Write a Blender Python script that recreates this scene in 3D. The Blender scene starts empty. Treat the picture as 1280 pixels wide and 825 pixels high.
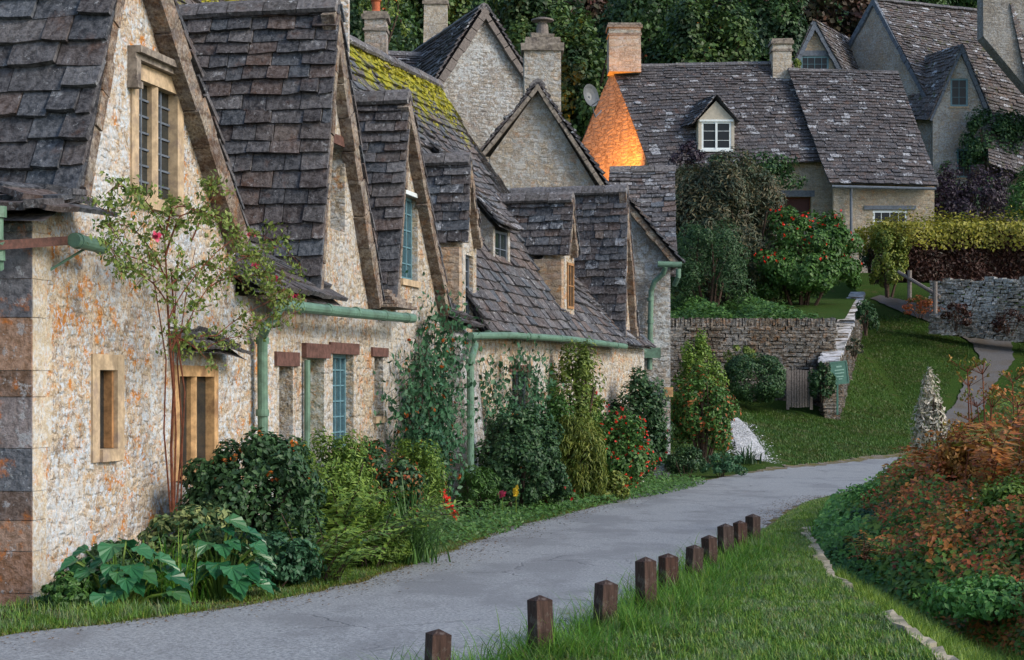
import bpy, math, random
import numpy as np
from mathutils import Vector
from mathutils.geometry import delaunay_2d_cdt
random.seed(7); rng = np.random.default_rng(7)
scene = bpy.context.scene
COL = scene.collection
R = math.radians

# ------------------------------------------------------------------ camera model
F, HX, HY, EYE = 2200.0, 640.0, 480.0, 1.69
cd = bpy.data.cameras.new('camera'); cam = bpy.data.objects.new('camera', cd); COL.objects.link(cam)
cam.location = (0, 0, EYE); cam.rotation_euler = (R(90), 0, 0)
cd.sensor_width = 36; cd.lens = F / 1280 * 36; cd.shift_y = (HY - 412.5) / 1280
cd.clip_start = .1; cd.clip_end = 2000
scene.camera = cam

def lerp(a, b, t): return a + (b - a) * t
def interp(x, xs, ys): return float(np.interp(x, xs, ys))
RX, RZ = [0, 7.3, 19, 31, 45, 80, 160], [-.5, .9, 4.6, 8.7, 13.5, 29, 60]
LX, LZ = [0, 13, 28, 40, 48, 85, 160], [-.5, 1.1, 3.4, 7.4, 10.5, 28, 62]
def gz(X, Y):
    k = min(max(X - 6.2, 0), 8); ye = 43.8 + 1.64 * k
    z = 0 if Y < 12 else max(-.5, -.02 * (Y - 12))
    if Y > ye: k = min(1, max(0, X - 8.0) / 4); z = lerp(interp(Y - ye, LX, LZ), interp(Y - ye, RX, RZ), k) + .09 * min(1, (Y - ye) / 2) * math.sin(X * .8 + Y * .35) * math.sin(Y * .6 - X * .3)
    return z
def P(px, py, Y): return Vector(((px - HX) / F * Y, Y, EYE + (HY - py) / F * Y))
def G(px, py):
    Y = 4.0
    while Y < 200:
        X = (px - HX) / F * Y
        if EYE + (HY - py) / F * Y <= gz(X, Y): return Vector((X, Y, gz(X, Y)))
        Y += .05
    return Vector((X, Y, gz(X, Y)))
def ray_plane(px, py, p0, n):
    d = Vector(((px - HX) / F, 1, (HY - py) / F)); o = Vector((0, 0, EYE))
    return o + d * ((Vector(p0) - o).dot(n) / d.dot(n))

# facade line of the cottage row (bends slightly half way along)
FA, FB, FC = Vector((-3.75, 13.75)), Vector((-.641, 28.2)), Vector((2.84, 39.0))
SEG = {0: (FA, (FB - FA).normalized()), 1: (FB, (FC - FB).normalized())}
def seg_n(k): d = SEG[k][1]; return Vector((d.y, -d.x, 0))
def W(px, py, off=0., k=None):
    if k is None: k = 0 if px <= 590 else 1
    p, d = SEG[k]; n = seg_n(k)
    return ray_plane(px, py, Vector((p.x, p.y, 0)) + n * off, n)
def S(v, k):
    p, d = SEG[k]; return (Vector((v.x, v.y)) - p).dot(d)
def FW(s, z, k, off=0.):
    p, d = SEG[k]; n = seg_n(k)
    return Vector((p.x + d.x * s, p.y + d.y * s, z)) + n * off

# ------------------------------------------------------------------ objects
def tag(o, label=None, cat=None, group=None, kind=None):
    if label: o['label'] = label
    if cat: o['category'] = cat
    if group: o['group'] = group
    if kind: o['kind'] = kind
    return o
def empty(name, loc, label, cat, group=None):
    o = bpy.data.objects.new(name, None); COL.objects.link(o); o.location = loc
    o['org'] = tuple(loc)
    return tag(o, label, cat, group)
def root_org(parent):
    while parent.parent is not None: parent = parent.parent
    return Vector(parent.location)
class MB:
    def __init__(s): s.v = []; s.f = []; s.n = 0
    def add(s, vs, fs):
        vs = np.asarray(vs, dtype=np.float32).reshape(-1, 3)
        s.v.append(vs); s.f += [tuple(i + s.n for i in f) for f in fs]; s.n += len(vs)
    def hexa(s, b, t):
        "b, t: four bottom and four top corners, counter-clockwise seen from the top"
        s.add([tuple(p) for p in b] + [tuple(p) for p in t],
              [(3, 2, 1, 0), (4, 5, 6, 7), (0, 1, 5, 4), (1, 2, 6, 5), (2, 3, 7, 6), (3, 0, 4, 7)])
    def box(s, c, size, ax=None, jit=0):
        ax = ax or (Vector((1, 0, 0)), Vector((0, 1, 0)), Vector((0, 0, 1))); c = Vector(c)
        def q(i, j, k):
            p = c + ax[0] * (i * size[0] / 2) + ax[1] * (j * size[1] / 2) + ax[2] * (k * size[2] / 2)
            return p + Vector([random.uniform(-jit, jit) for _ in range(3)]) if jit else p
        o = [(-1, -1), (1, -1), (1, 1), (-1, 1)]
        s.hexa([q(i, j, -1) for i, j in o], [q(i, j, 1) for i, j in o])
    def beam(s, a, b, w, h, up=Vector((0, 0, 1)), jit=0):
        a, b = Vector(a), Vector(b); d = (b - a); L = d.length; d.normalize()
        x = d.cross(up).normalized(); u = x.cross(d).normalized()
        s.box((a + b) / 2, (L, w, h), (d, x, u), jit)
    def tube(s, pts, r, n=7, cap=True):
        pts = [Vector(p) for p in pts]; rs = r if isinstance(r, (list, tuple)) else [r] * len(pts)
        vs = []; fs = []
        for i, p in enumerate(pts):
            d = (pts[min(i + 1, len(pts) - 1)] - pts[max(i - 1, 0)]).normalized()
            a = d.cross(Vector((.13, .21, .97))).normalized() if abs(d.z) < .95 else d.cross(Vector((0, 1, 0))).normalized()
            b = d.cross(a)
            for j in range(n):
                t = 2 * math.pi * j / n; vs.append(tuple(p + (a * math.cos(t) + b * math.sin(t)) * rs[i]))
        for i in range(len(pts) - 1):
            for j in range(n):
                fs.append((i * n + j, i * n + (j + 1) % n, (i + 1) * n + (j + 1) % n, (i + 1) * n + j))
        if cap: fs.append(tuple(range(n))[::-1]); fs.append(tuple((len(pts) - 1) * n + j for j in range(n)))
        s.add(vs, fs)
    def lathe(s, c, prof, n=14):
        vs = []; fs = []
        for r, z in prof:
            for j in range(n):
                t = 2 * math.pi * j / n; vs.append((c[0] + r * math.cos(t), c[1] + r * math.sin(t), c[2] + z))
        for i in range(len(prof) - 1):
            for j in range(n): fs.append((i * n + j, i * n + (j + 1) % n, (i + 1) * n + (j + 1) % n, (i + 1) * n + j))
        fs.append(tuple(range(n))[::-1]); fs.append(tuple((len(prof) - 1) * n + j for j in range(n)))
        s.add(vs, fs)
    def build(s, name, mat, parent=None, smooth=False, base=None):
        V = np.concatenate(s.v) if s.v else np.zeros((0, 3), np.float32)
        return mesh_obj(name, V, s.f, mat, parent, smooth, base)
def mesh_obj(name, V, faces, mat, parent=None, smooth=False, base=None):
    o0 = root_org(parent) if parent is not None else Vector(base if base is not None else V.mean(0).tolist() if len(V) else (0, 0, 0))
    V = V - np.array(o0, dtype=np.float32)
    me = bpy.data.meshes.new(name)
    if isinstance(faces, np.ndarray):
        k = faces.shape[1]; nf = len(faces)
        me.vertices.add(len(V)); me.vertices.foreach_set('co', V.astype(np.float32).ravel())
        me.loops.add(nf * k); me.loops.foreach_set('vertex_index', faces.astype(np.int32).ravel())
        me.polygons.add(nf); me.polygons.foreach_set('loop_start', np.arange(nf, dtype=np.int32) * k)
        me.update(calc_edges=True)
    else:
        me.from_pydata(V.tolist(), [], faces); me.update()
    if smooth: me.polygons.foreach_set('use_smooth', [True] * len(me.polygons))
    o = bpy.data.objects.new(name, me); COL.objects.link(o); me.materials.append(mat)
    if parent is not None: o.parent = parent
    else: o.location = o0
    return o

# ------------------------------------------------------------------ materials
class NT:
    def __init__(s, name):
        s.m = bpy.data.materials.new(name); s.m.use_nodes = True; s.t = s.m.node_tree; s.t.nodes.clear()
        s.pos = s.new('ShaderNodeNewGeometry').outputs['Position']
    def new(s, typ, **kw):
        n = s.t.nodes.new(typ)
        for k, v in kw.items(): setattr(n, k, v)
        return n
    def put(s, sock, v):
        if hasattr(v, 'is_output') or isinstance(v, bpy.types.NodeSocket): s.t.links.new(v, sock)
        else: sock.default_value = v
    def math(s, op, a, b=0., c=None, clamp=False):
        n = s.new('ShaderNodeMath', operation=op, use_clamp=clamp); s.put(n.inputs[0], a); s.put(n.inputs[1], b)
        if c is not None: s.put(n.inputs[2], c)
        return n.outputs[0]
    def vmul(s, a, v):
        n = s.new('ShaderNodeVectorMath', operation='MULTIPLY'); s.put(n.inputs[0], a); s.put(n.inputs[1], v); return n.outputs[0]
    def vadd(s, a, v):
        n = s.new('ShaderNodeVectorMath', operation='ADD'); s.put(n.inputs[0], a); s.put(n.inputs[1], v); return n.outputs[0]
    def noise(s, vec, scale, detail=4, rough=.55, out='Fac'):
        n = s.new('ShaderNodeTexNoise'); s.put(n.inputs['Vector'], vec); n.inputs['Scale'].default_value = scale
        n.inputs['Detail'].default_value = detail; n.inputs['Roughness'].default_value = rough
        return n.outputs[out]
    def vor(s, vec, scale, feature='F1', rnd=1.):
        n = s.new('ShaderNodeTexVoronoi', feature=feature); s.put(n.inputs['Vector'], vec); n.inputs['Scale'].default_value = scale
        n.inputs['Randomness'].default_value = rnd; return n
    def ramp(s, fac, stops, interp='LINEAR'):
        n = s.new('ShaderNodeValToRGB'); s.put(n.inputs[0], fac); cr = n.color_ramp; cr.interpolation = interp
        while len(cr.elements) < len(stops): cr.elements.new(.5)
        for e, (p, c) in zip(cr.elements, stops):
            e.position = p; e.color = (*c, 1) if not isinstance(c, (int, float)) else (c, c, c, 1)
        return n.outputs[0]
    def mix(s, fac, a, b, mode='MIX'):
        n = s.new('ShaderNodeMix', data_type='RGBA', blend_type=mode); s.put(n.inputs[0], fac)
        s.put(n.inputs[6], (*a, 1) if isinstance(a, tuple) else a); s.put(n.inputs[7], (*b, 1) if isinstance(b, tuple) else b)
        return n.outputs[2]
    def step(s, v, lo, hi):
        n = s.new('ShaderNodeMapRange', interpolation_type='SMOOTHSTEP'); s.put(n.inputs[0], v)
        n.inputs[1].default_value = lo; n.inputs[2].default_value = hi; return n.outputs[0]
    def bump(s, h, strength=.5, dist=.02, normal=None):
        n = s.new('ShaderNodeBump'); s.put(n.inputs['Height'], h); n.inputs['Strength'].default_value = strength
        n.inputs['Distance'].default_value = dist
        if normal is not None: s.put(n.inputs['Normal'], normal)
        return n.outputs[0]
    def out(s, col, rough=.85, normal=None, spec=.3, metal=0., trans=0., emit=None):
        p = s.new('ShaderNodeBsdfPrincipled'); s.put(p.inputs['Base Color'], (*col, 1) if isinstance(col, tuple) else col)
        s.put(p.inputs['Roughness'], rough); p.inputs['Specular IOR Level'].default_value = spec; s.put(p.inputs['Metallic'], metal)
        if normal is not None: s.put(p.inputs['Normal'], normal)
        sh = p.outputs[0]
        if trans:
            t = s.new('ShaderNodeBsdfTranslucent'); s.put(t.inputs[0], (*col, 1) if isinstance(col, tuple) else col)
            m = s.new('ShaderNodeMixShader'); m.inputs[0].default_value = trans
            s.t.links.new(sh, m.inputs[1]); s.t.links.new(t.outputs[0], m.inputs[2]); sh = m.outputs[0]
        if emit:
            p.inputs['Emission Color'].default_value = (*emit[0], 1); p.inputs['Emission Strength'].default_value = emit[1]
        o = s.new('ShaderNodeOutputMaterial'); s.t.links.new(sh, o.inputs[0]); return s.m

def rubble(name, stones, mortar, sc=(3.4, 3.4, 7.5), white=.35, orange=.3, bump=1., edge=.09, dirt=.3, deepk=.35, speck=0.):
    n = NT(name)
    w = n.noise(n.pos, 2.6, 3, .6, 'Color'); w = n.vadd(n.vmul(w, (.20, .20, .13)), (-.10, -.10, -.065))
    w2 = n.noise(n.pos, 19, 3, .6, 'Color'); w2 = n.vadd(n.vmul(w2, (.05, .05, .035)), (-.025, -.025, -.017))
    p = n.vmul(n.vadd(n.vadd(n.pos, w), w2), sc)
    v = n.vor(p, 1., rnd=.72); v2 = n.vor(p, 1., 'F2', rnd=.72); v.distance = v2.distance = 'CHEBYCHEV'
    ev = n.math('MULTIPLY', n.math('SUBTRACT', v2.outputs['Distance'], v.outputs['Distance']), .5)
    sep = n.new('ShaderNodeSeparateColor'); n.put(sep.inputs[0], v.outputs['Color'])
    col = n.ramp(sep.outputs[0], [(i / (len(stones) - 1), c) for i, c in enumerate(stones)])
    fine = n.noise(n.pos, 34, 6, .72); mid = n.noise(n.vadd(n.pos, (7, 1, 2)), 9, 5, .68)
    col = n.mix(n.step(fine, .32, .68), n.mix(.5, col, (.05, .04, .035)), n.mix(.32, col, (.85, .78, .64)))
    col = n.mix(n.step(mid, .42, .64), col, n.mix(.35, col, mortar))
    mfac = n.math('SUBTRACT', 1, n.step(n.math('ADD', ev, n.math('MULTIPLY', n.math('SUBTRACT', mid, .5), .22)), 0, edge))
    deep = n.math('SUBTRACT', 1, n.step(ev, .0, .05))
    col = n.mix(n.math('MULTIPLY', mfac, .6), col, mortar)
    col = n.mix(n.math('MULTIPLY', deep, n.math('MULTIPLY', n.step(mid, .44, .6), deepk)), col, (.06, .042, .03))
    big = n.noise(n.vmul(n.pos, (1, 1, .7)), .9, 5, .6)
    l1 = n.noise(n.pos, 10.5, 7, .78); l2 = n.noise(n.vadd(n.pos, (9, 3, 5)), 5.2, 7, .76); l3 = n.noise(n.vadd(n.pos, (2, 7, 1)), 3.0, 6, .75)
    if dirt: col = n.mix(n.math('MULTIPLY', n.step(l3, .52, .66), dirt), col, (.06, .05, .05))
    if white: col = n.mix(n.math('MULTIPLY', n.step(n.math('ADD', l1, n.math('MULTIPLY', big, .45)), .70, .80), white), col, (.60, .66, .71))
    if orange: col = n.mix(n.math('MULTIPLY', n.step(n.math('ADD', l2, n.math('MULTIPLY', big, -.25)), .42, .50), orange), col, (.5, .20, .04))
    if speck:
        s1 = n.noise(n.vadd(n.pos, (3, 1, 6)), 30, 4, .7); col = n.mix(n.math('MULTIPLY', n.step(n.math('ADD', s1, n.math('MULTIPLY', n.math('SUBTRACT', l1, .5), .8)), .54, .62), speck), col, (.52, .60, .68))
        col = n.mix(n.math('MULTIPLY', n.step(n.noise(n.vadd(n.pos, (5, 5, 1)), 24, 4, .7), .60, .68), speck), col, (.10, .08, .08))
    h = n.math('ADD', n.math('MULTIPLY', n.step(ev, 0, edge * 3.), .5), n.math('MULTIPLY', fine, .6))
    h = n.math('ADD', h, n.math('ADD', n.math('MULTIPLY', sep.outputs[1], .35), n.math('MULTIPLY', mid, 1.1)))
    return n.out(col, .93, n.bump(h, bump, .035), .12)
def tiles_mat(name, cols, white=.5, wstep=(.59, .65), fleck=0., moss=0., mosscol=(.28, .25, .02), rust=.12, rustcol=(.13, .06, .035), mz=None, bump=.6):
    n = NT(name)
    isl = n.new('ShaderNodeNewGeometry').outputs['Random Per Island']
    col = n.ramp(isl, [(i / (len(cols) - 1), c) for i, c in enumerate(cols)])
    a = n.noise(n.pos, 17, 6, .7); b = n.noise(n.vadd(n.pos, (4, 2, 8)), 9, 6, .75); c = n.noise(n.vadd(n.pos, (1, 5, 3)), 3.1, 5, .7)
    hh = n.math('FRACT', n.math('MULTIPLY', isl, 17.3)); col = n.mix(n.math('MULTIPLY', hh, .9), col, n.mix(.75, col, (.012, .012, .016)))
    col = n.mix(n.step(a, .35, .65), n.mix(.42, col, (.012, .013, .018)), n.mix(.16, col, (.5, .5, .54)))
    if rust: col = n.mix(n.math('MULTIPLY', n.step(c, .55, .7), rust * 3), col, rustcol)
    if white: col = n.mix(n.math('MULTIPLY', n.step(b, *wstep), white), col, (.55, .57, .6))
    if fleck: col = n.mix(n.math('MULTIPLY', n.step(n.math('ADD', n.math('FRACT', n.math('MULTIPLY', isl, 91.7)), n.math('MULTIPLY', n.math('SUBTRACT', b, .5), 1.3)), .93, .97), fleck), col, (.5, .53, .58))
    if moss:
        g = n.noise(n.vmul(n.pos, (1, 1, .45)), 2.6, 5, .7)
        if mz:
            sx = n.new('ShaderNodeSeparateXYZ'); n.put(sx.inputs[0], n.pos)
            g = n.math('ADD', g, n.math('MULTIPLY', n.math('SUBTRACT', sx.outputs[2], mz), .2))
        col = n.mix(n.math('MULTIPLY', n.step(g, .56, .68), moss), col, n.mix(n.step(b, .4, .6), mosscol, (mosscol[0] * .35, mosscol[1] * .45, mosscol[2])))
    h = n.math('ADD', a, n.math('MULTIPLY', c, .6))
    return n.out(col, .86, n.bump(h, 1.0, .035), .3)
def plain(name, col, rough=.6, var=.25, spec=.4, scale=18, bump=.2, metal=0., dirt=None):
    n = NT(name); a = n.noise(n.pos, scale, 5, .65)
    c = n.mix(n.step(a, .3, .7), tuple(x * (1 - var) for x in col), tuple(min(1, x * (1 + var)) for x in col))
    if dirt: c = n.mix(n.math('MULTIPLY', n.step(n.noise(n.vadd(n.pos, (3, 3, 3)), scale * .35, 5, .7), .5, .66), .8), c, dirt)
    return n.out(c, rough, n.bump(a, bump, .01), spec, metal)
def leaf_mat(name, cols, rough=.5, trans=.25, spec=.35, patch=None, pscale=1.5):
    n = NT(name); g = n.new('ShaderNodeNewGeometry')
    c = n.ramp(g.outputs['Random Per Island'], [(i / (len(cols) - 1), k) for i, k in enumerate(cols)])
    if patch: c = n.mix(n.step(n.noise(n.pos, pscale, 3, .5), .46, .6), c, n.ramp(g.outputs['Random Per Island'], [(i / (len(patch) - 1), k) for i, k in enumerate(patch)]))
    return n.out(c, rough, None, spec, trans=trans)

M = {}
M['near_stone'] = rubble('near_stone', [(.36, .24, .13), (.54, .42, .28), (.42, .33, .27), (.62, .50, .36), (.46, .28, .12), (.52, .40, .33), (.40, .36, .34)], (.60, .49, .36), (6.2, 6.2, 10.5), .5, .95, .9, dirt=.55, speck=.85, deepk=.7)
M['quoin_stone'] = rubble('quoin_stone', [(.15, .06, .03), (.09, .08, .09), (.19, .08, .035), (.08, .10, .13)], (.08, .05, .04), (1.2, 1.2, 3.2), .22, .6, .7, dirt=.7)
M['row_stone'] = rubble('row_stone', [(.27, .18, .10), (.45, .36, .23), (.34, .29, .23), (.52, .43, .30), (.30, .19, .10), (.38, .34, .30)], (.50, .41, .29), (5.6, 5.6, 11), .35, .6, 1.0, dirt=.5, speck=.45, deepk=.75)
M['warm_brick'] = rubble('warm_brick', [(.36, .17, .07), (.45, .28, .14), (.30, .20, .13), (.5, .25, .1)], (.42, .33, .24), (2.6, 2.6, 9), .12, .5, .9, dirt=.2)
M['grey_stone'] = rubble('grey_stone', [(.16, .15, .14), (.25, .23, .21), (.20, .20, .21), (.30, .26, .21), (.18, .15, .13)], (.27, .26, .25), (3.2, 3.2, 8), .5, .1, 1.2, dirt=.5)
M['mid_stone'] = rubble('mid_stone', [(.22, .19, .15), (.33, .27, .2), (.27, .25, .23), (.38, .30, .2), (.24, .18, .13)], (.33, .30, .26), (3.0, 3.0, 7.5), .35, .25, 1.1, dirt=.4)
M['far_stone'] = rubble('far_stone', [(.22, .17, .11), (.33, .27, .18), (.27, .23, .18), (.36, .27, .16)], (.3, .26, .2), (1.8, 1.8, 5), .15, .3, .8, dirt=.4)
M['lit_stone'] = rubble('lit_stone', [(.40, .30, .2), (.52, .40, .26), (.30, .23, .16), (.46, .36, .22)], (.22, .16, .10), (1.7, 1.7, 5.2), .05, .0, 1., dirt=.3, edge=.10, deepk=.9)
M['dry_wall'] = rubble('dry_wall', [(.07, .045, .032), (.115, .08, .055), (.10, .055, .033), (.13, .105, .085)], (.012, .011, .01), (2.6, 2.6, 12), .2, .2, 1.5, edge=.16, dirt=.3)
M['dry_wall_pale'] = rubble('dry_wall_pale', [(.22, .21, .2), (.34, .33, .31), (.27, .25, .23), (.4, .38, .34)], (.02, .02, .02), (2.3, 2.3, 8), .5, .05, 1.5, edge=.16, dirt=.3)
M['dressed'] = plain('dressed', (.42, .32, .21), .9, .3, .2, 9, .5, dirt=(.26, .2, .16))
M['dressed_warm'] = plain('dressed_warm', (.44, .27, .13), .9, .35, .2, 9, .5, dirt=(.2, .11, .06))
M['hood_stone'] = plain('hood_stone', (.22, .19, .16), .9, .4, .2, 12, .6, dirt=(.06, .05, .05))
M['chimney_stone'] = rubble('chimney_stone', [(.36, .29, .22), (.44, .37, .28), (.3, .26, .21)], (.22, .19, .15), (1.1, 1.1, 3), .3, .15, .6, edge=.05, dirt=.35)
M['chimney_brick'] = rubble('chimney_brick', [(.3, .12, .07), (.4, .33, .27), (.25, .15, .1), (.33, .3, .28)], (.2, .18, .15), (3, 3, 7), .25, .1, .8, dirt=.3)
G_T = [(.038, .048, .062), (.13, .085, .062), (.075, .095, .118), (.105, .064, .046), (.15, .152, .162), (.048, .038, .036), (.062, .088, .115), (.155, .115, .09)]
M['tile_near'] = tiles_mat('tile_near', G_T, .35, rust=.12)
M['tile_mid'] = tiles_mat('tile_mid', [tuple(c * 1.15 for c in k) for k in G_T], .8, rust=.1, fleck=.45)
M['tile_moss'] = tiles_mat('tile_moss', G_T, .6, moss=1., mosscol=(.36, .33, .02), mz=6.4)
M['tile_far'] = tiles_mat('tile_far', [(.028, .028, .036), (.085, .06, .052), (.045, .048, .06), (.10, .085, .085), (.025, .02, .024)], .8, rust=.15, wstep=(.61, .65), fleck=.55)
M['tile_far_moss'] = tiles_mat('tile_far_moss', [(.09, .07, .06), (.15, .11, .09), (.11, .1, .1), (.17, .15, .14)], .9, moss=.9, mosscol=(.10, .11, .02), rust=.25, fleck=.8)
M['dark_stone'] = rubble('dark_stone', [(.12, .11, .105), (.18, .165, .15), (.14, .14, .145)], (.17, .16, .15), (2.4, 2.4, 5.5), .25, .05, 1., dirt=.5)
M['verge'] = rubble('verge', [(.14, .07, .04), (.22, .15, .10), (.11, .06, .04), (.24, .19, .13)], (.07, .035, .025), (1.5, 1.5, 4.5), .12, .2, 1., dirt=.4)
M['mossy_cap'] = tiles_mat('mossy_cap', [(.10, .10, .11), (.16, .15, .15), (.12, .11, .1)], .7, rust=.1)
M['green_paint'] = plain('green_paint', (.105, .19, .135), .5, .2, .4, 12, .1, dirt=(.06, .10, .07))
M['rust_iron'] = plain('rust_iron', (.09, .04, .03), .6, .4, .4, 25, .2)
M['blue_paint'] = plain('blue_paint', (.10, .20, .24), .5, .25, .4, 20)
M['green_wood'] = plain('green_wood', (.10, .21, .155), .6, .2, .4, 20)
M['brown_wood'] = plain('brown_wood', (.085, .045, .03), .8, .4, .2, 30, .6)
M['oak'] = plain('oak', (.30, .16, .07), .75, .35, .3, 14, .5)
M['lintel_wood'] = plain('lintel_wood', (.105, .055, .045), .85, .35, .2, 14, .6)
M['grey_wood'] = plain('grey_wood', (.16, .14, .13), .85, .3, .2, 20, .5)
M['white_paint'] = plain('white_paint', (.62, .68, .70), .5, .08, .4, 8)
M['render'] = plain('render', (.4, .37, .31), .9, .15, .2, 6)
M['lead'] = plain('lead', (.10, .12, .15), .6, .3, .4, 8)
M['dark_inside'] = plain('dark_inside', (.012, .012, .014), .9, .2, .1)
M['terracotta'] = plain('terracotta', (.35, .10, .045), .8, .2, .2)
M['path_stone'] = plain('path_stone', (.5, .5, .52), .8, .35, .3, 6, .5, dirt=(.12, .13, .11))
M['kerb_stone'] = plain('kerb_stone', (.34, .30, .22), .85, .3, .2, 9, .5, dirt=(.12, .12, .08))
M['sign_green'] = plain('sign_green', (.045, .13, .10), .5, .15, .4, 12)
M['sign_text'] = plain('sign_text', (.25, .42, .36), .5, .1)
M['dish'] = plain('dish', (.11, .12, .13), .5, .15, .4, 8)
def glass_mat(name, tint, rough=.08):
    n = NT(name); b = n.bump(n.noise(n.pos, 5, 2), .15, .03)
    return n.out(n.mix(n.noise(n.pos, 6, 2), tint, tuple(x * .4 for x in tint)), rough, b, .8)
M['glass'] = glass_mat('glass', (.02, .03, .035)); M['glass_far'] = plain('glass_far', (.012, .015, .02), .35, .2, .25)
M['glass_blue'] = glass_mat('glass_blue', (.05, .11, .14), .2)
n = NT('bollard_wood'); tc = n.new('ShaderNodeTexCoord').outputs['Object']
a = n.noise(n.vmul(tc, (30, 30, 4)), 1, 5, .7); oi = n.new('ShaderNodeObjectInfo').outputs['Random']
c = n.mix(n.step(a, .3, .7), (.02, .011, .009), n.mix(oi, (.07, .032, .022), (.06, .042, .036)))
sx = n.new('ShaderNodeSeparateXYZ'); n.put(sx.inputs[0], tc)
c = n.mix(n.math('MULTIPLY', n.step(n.noise(n.vadd(tc, (0, 0, 0)), 9, 4, .7), .5, .62), .5), c, (.14, .12, .105)); c = n.mix(n.math('MULTIPLY', n.math('SUBTRACT', 1, n.step(sx.outputs[2], .02, .16)), .6), c, (.035, .045, .018))
M['bollard_wood'] = n.out(c, .8, n.bump(a, .6, .01), .25)
# road, lawn, verge
n = NT('asphalt'); f1 = n.noise(n.pos, 45, 5, .7); f2 = n.noise(n.vmul(n.pos, (1, .5, 1)), .9, 5, .65); f3 = n.noise(n.vmul(n.vadd(n.pos, (5, 5, 0)), (1, .35, 1)), 1.6, 7, .78)
c = n.mix(n.step(f1, .3, .7), (.12, .128, .138), (.37, .39, .405)); c = n.mix(n.math('MULTIPLY', n.step(f2, .46, .60), .62), c, (.15, .155, .165))
c = n.mix(n.math('MULTIPLY', n.step(f3, .56, .7), .45), c, (.30, .31, .33))
cr = n.vor(n.vadd(n.pos, n.vmul(n.noise(n.pos, 3, 4, .6, 'Color'), (.4, .4, 0))), .75, 'DISTANCE_TO_EDGE').outputs[0]
crk = n.math('MULTIPLY', n.math('SUBTRACT', 1, n.step(cr, .004, .016)), n.step(n.noise(n.vadd(n.pos, (1, 9, 0)), .5, 2), .48, .58))
c = n.mix(n.math('MULTIPLY', crk, .3), c, (.03, .03, .035))
M['asphalt'] = n.out(c, .62, n.bump(n.math('SUBTRACT', f1, n.math('MULTIPLY', crk, 1.5)), .55, .012), .45)
n = NT('road_edge_grit'); f1 = n.noise(n.pos, 30, 5, .75); f2 = n.noise(n.pos, 2.2, 5, .7)
M['grit'] = n.out(n.mix(n.step(f2, .42, .6), n.mix(n.step(f1, .3, .7), (.07, .06, .05), (.24, .21, .18)), n.mix(n.step(f1, .3, .7), (.05, .06, .015), (.16, .13, .04))), .95, n.bump(f1, .8, .02), .1)
n = NT('turf'); f1 = n.noise(n.pos, 22, 5, .75); f2 = n.noise(n.pos, .55, 5, .65); f3 = n.noise(n.pos, 2.1, 4, .6)
c = n.mix(n.step(f1, .3, .7), (.014, .034, .006), (.045, .09, .013)); c = n.mix(n.math('MULTIPLY', n.step(f2, .5, .7), .55), c, (.055, .075, .012))
c = n.mix(n.math('MULTIPLY', n.step(f3, .58, .68), .55), c, (.085, .075, .03))
M['turf'] = n.out(c, .95, n.bump(f1, .8, .05), .1)
n = NT('soil'); f1 = n.noise(n.pos, 22, 5, .75); f2 = n.noise(n.pos, 2.5, 4, .6)
M['soil'] = n.out(n.mix(n.step(f2, .4, .6), n.mix(f1, (.02, .014, .01), (.06, .04, .025)), n.mix(f1, (.012, .03, .006), (.05, .07, .015))), .95, n.bump(f1, .8, .04), .1)
n = NT('path_gravel'); f1 = n.noise(n.pos, 16, 5, .75); f2 = n.noise(n.pos, .8, 5, .6)
M['path'] = n.out(n.mix(n.step(f2, .4, .65), n.mix(f1, (.06, .06, .062), (.17, .165, .165)), n.mix(f1, (.07, .06, .05), (.14, .12, .10))), .9, n.bump(f1, .6, .03), .2)
n = NT('pale_gravel'); v = n.vor(n.pos, 14.); sp = n.new('ShaderNodeSeparateColor'); n.put(sp.inputs[0], v.outputs['Color'])
M['gravel'] = n.out(n.mix(sp.outputs[0], (.25, .26, .27), (.6, .61, .62)), .9, n.bump(v.outputs['Distance'], .8, .03), .2)
n = NT('hill_ground'); f1 = n.noise(n.pos, .8, 6, .75)
M['hill'] = n.out(n.mix(n.step(f1, .4, .6), (.008, .018, .008), (.02, .035, .012)), .95, n.bump(f1, 1, .5), .05)
GAIN = {'dark_green': 1.35, 'forest': 1.7, 'forest_brown': 1.5, 'forest_lit': 1.3, 'bracken': 1.25, 'fern': 1.6, 'rust': 1.2, 'feather': 1.25, 'nettle': 1.2, 'mid_green': 1.25, 'purple': 1.3}
def lm(k, *c, **kw):
    g = GAIN.get(k, 1.)
    if 'patch' in kw: kw['patch'] = [tuple(x * g for x in q) for q in kw['patch']]
    M[k] = leaf_mat('leaf_' + k, [tuple(x * g for x in q) for q in c], **kw)
lm('dark_green', (.012, .034, .014), (.028, .068, .024), (.05, .105, .035), (.018, .05, .028))
lm('mid_green', (.018, .055, .012), (.045, .11, .02), (.07, .15, .03), (.03, .08, .018))
lm('blue_green', (.016, .06, .028), (.035, .11, .05), (.07, .17, .08), (.02, .075, .03))
lm('big_leaf', (.014, .095, .035), (.03, .14, .055), (.045, .17, .065), (.05, .12, .03), rough=.36, spec=.5)
lm('yellow_green', (.07, .12, .015), (.15, .20, .03), (.24, .26, .05), (.05, .10, .015))
lm('lime', (.07, .13, .02), (.15, .22, .04), (.22, .27, .06), (.05, .10, .02))
lm('variegated', (.04, .10, .03), (.35, .38, .14), (.06, .13, .05), (.03, .08, .03))
lm('fern', (.03, .07, .012), (.08, .14, .02), (.13, .19, .03), (.05, .10, .018))
lm('grass', (.03, .11, .012), (.07, .20, .02), (.13, .30, .03), (.18, .28, .035), trans=.35)
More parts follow.
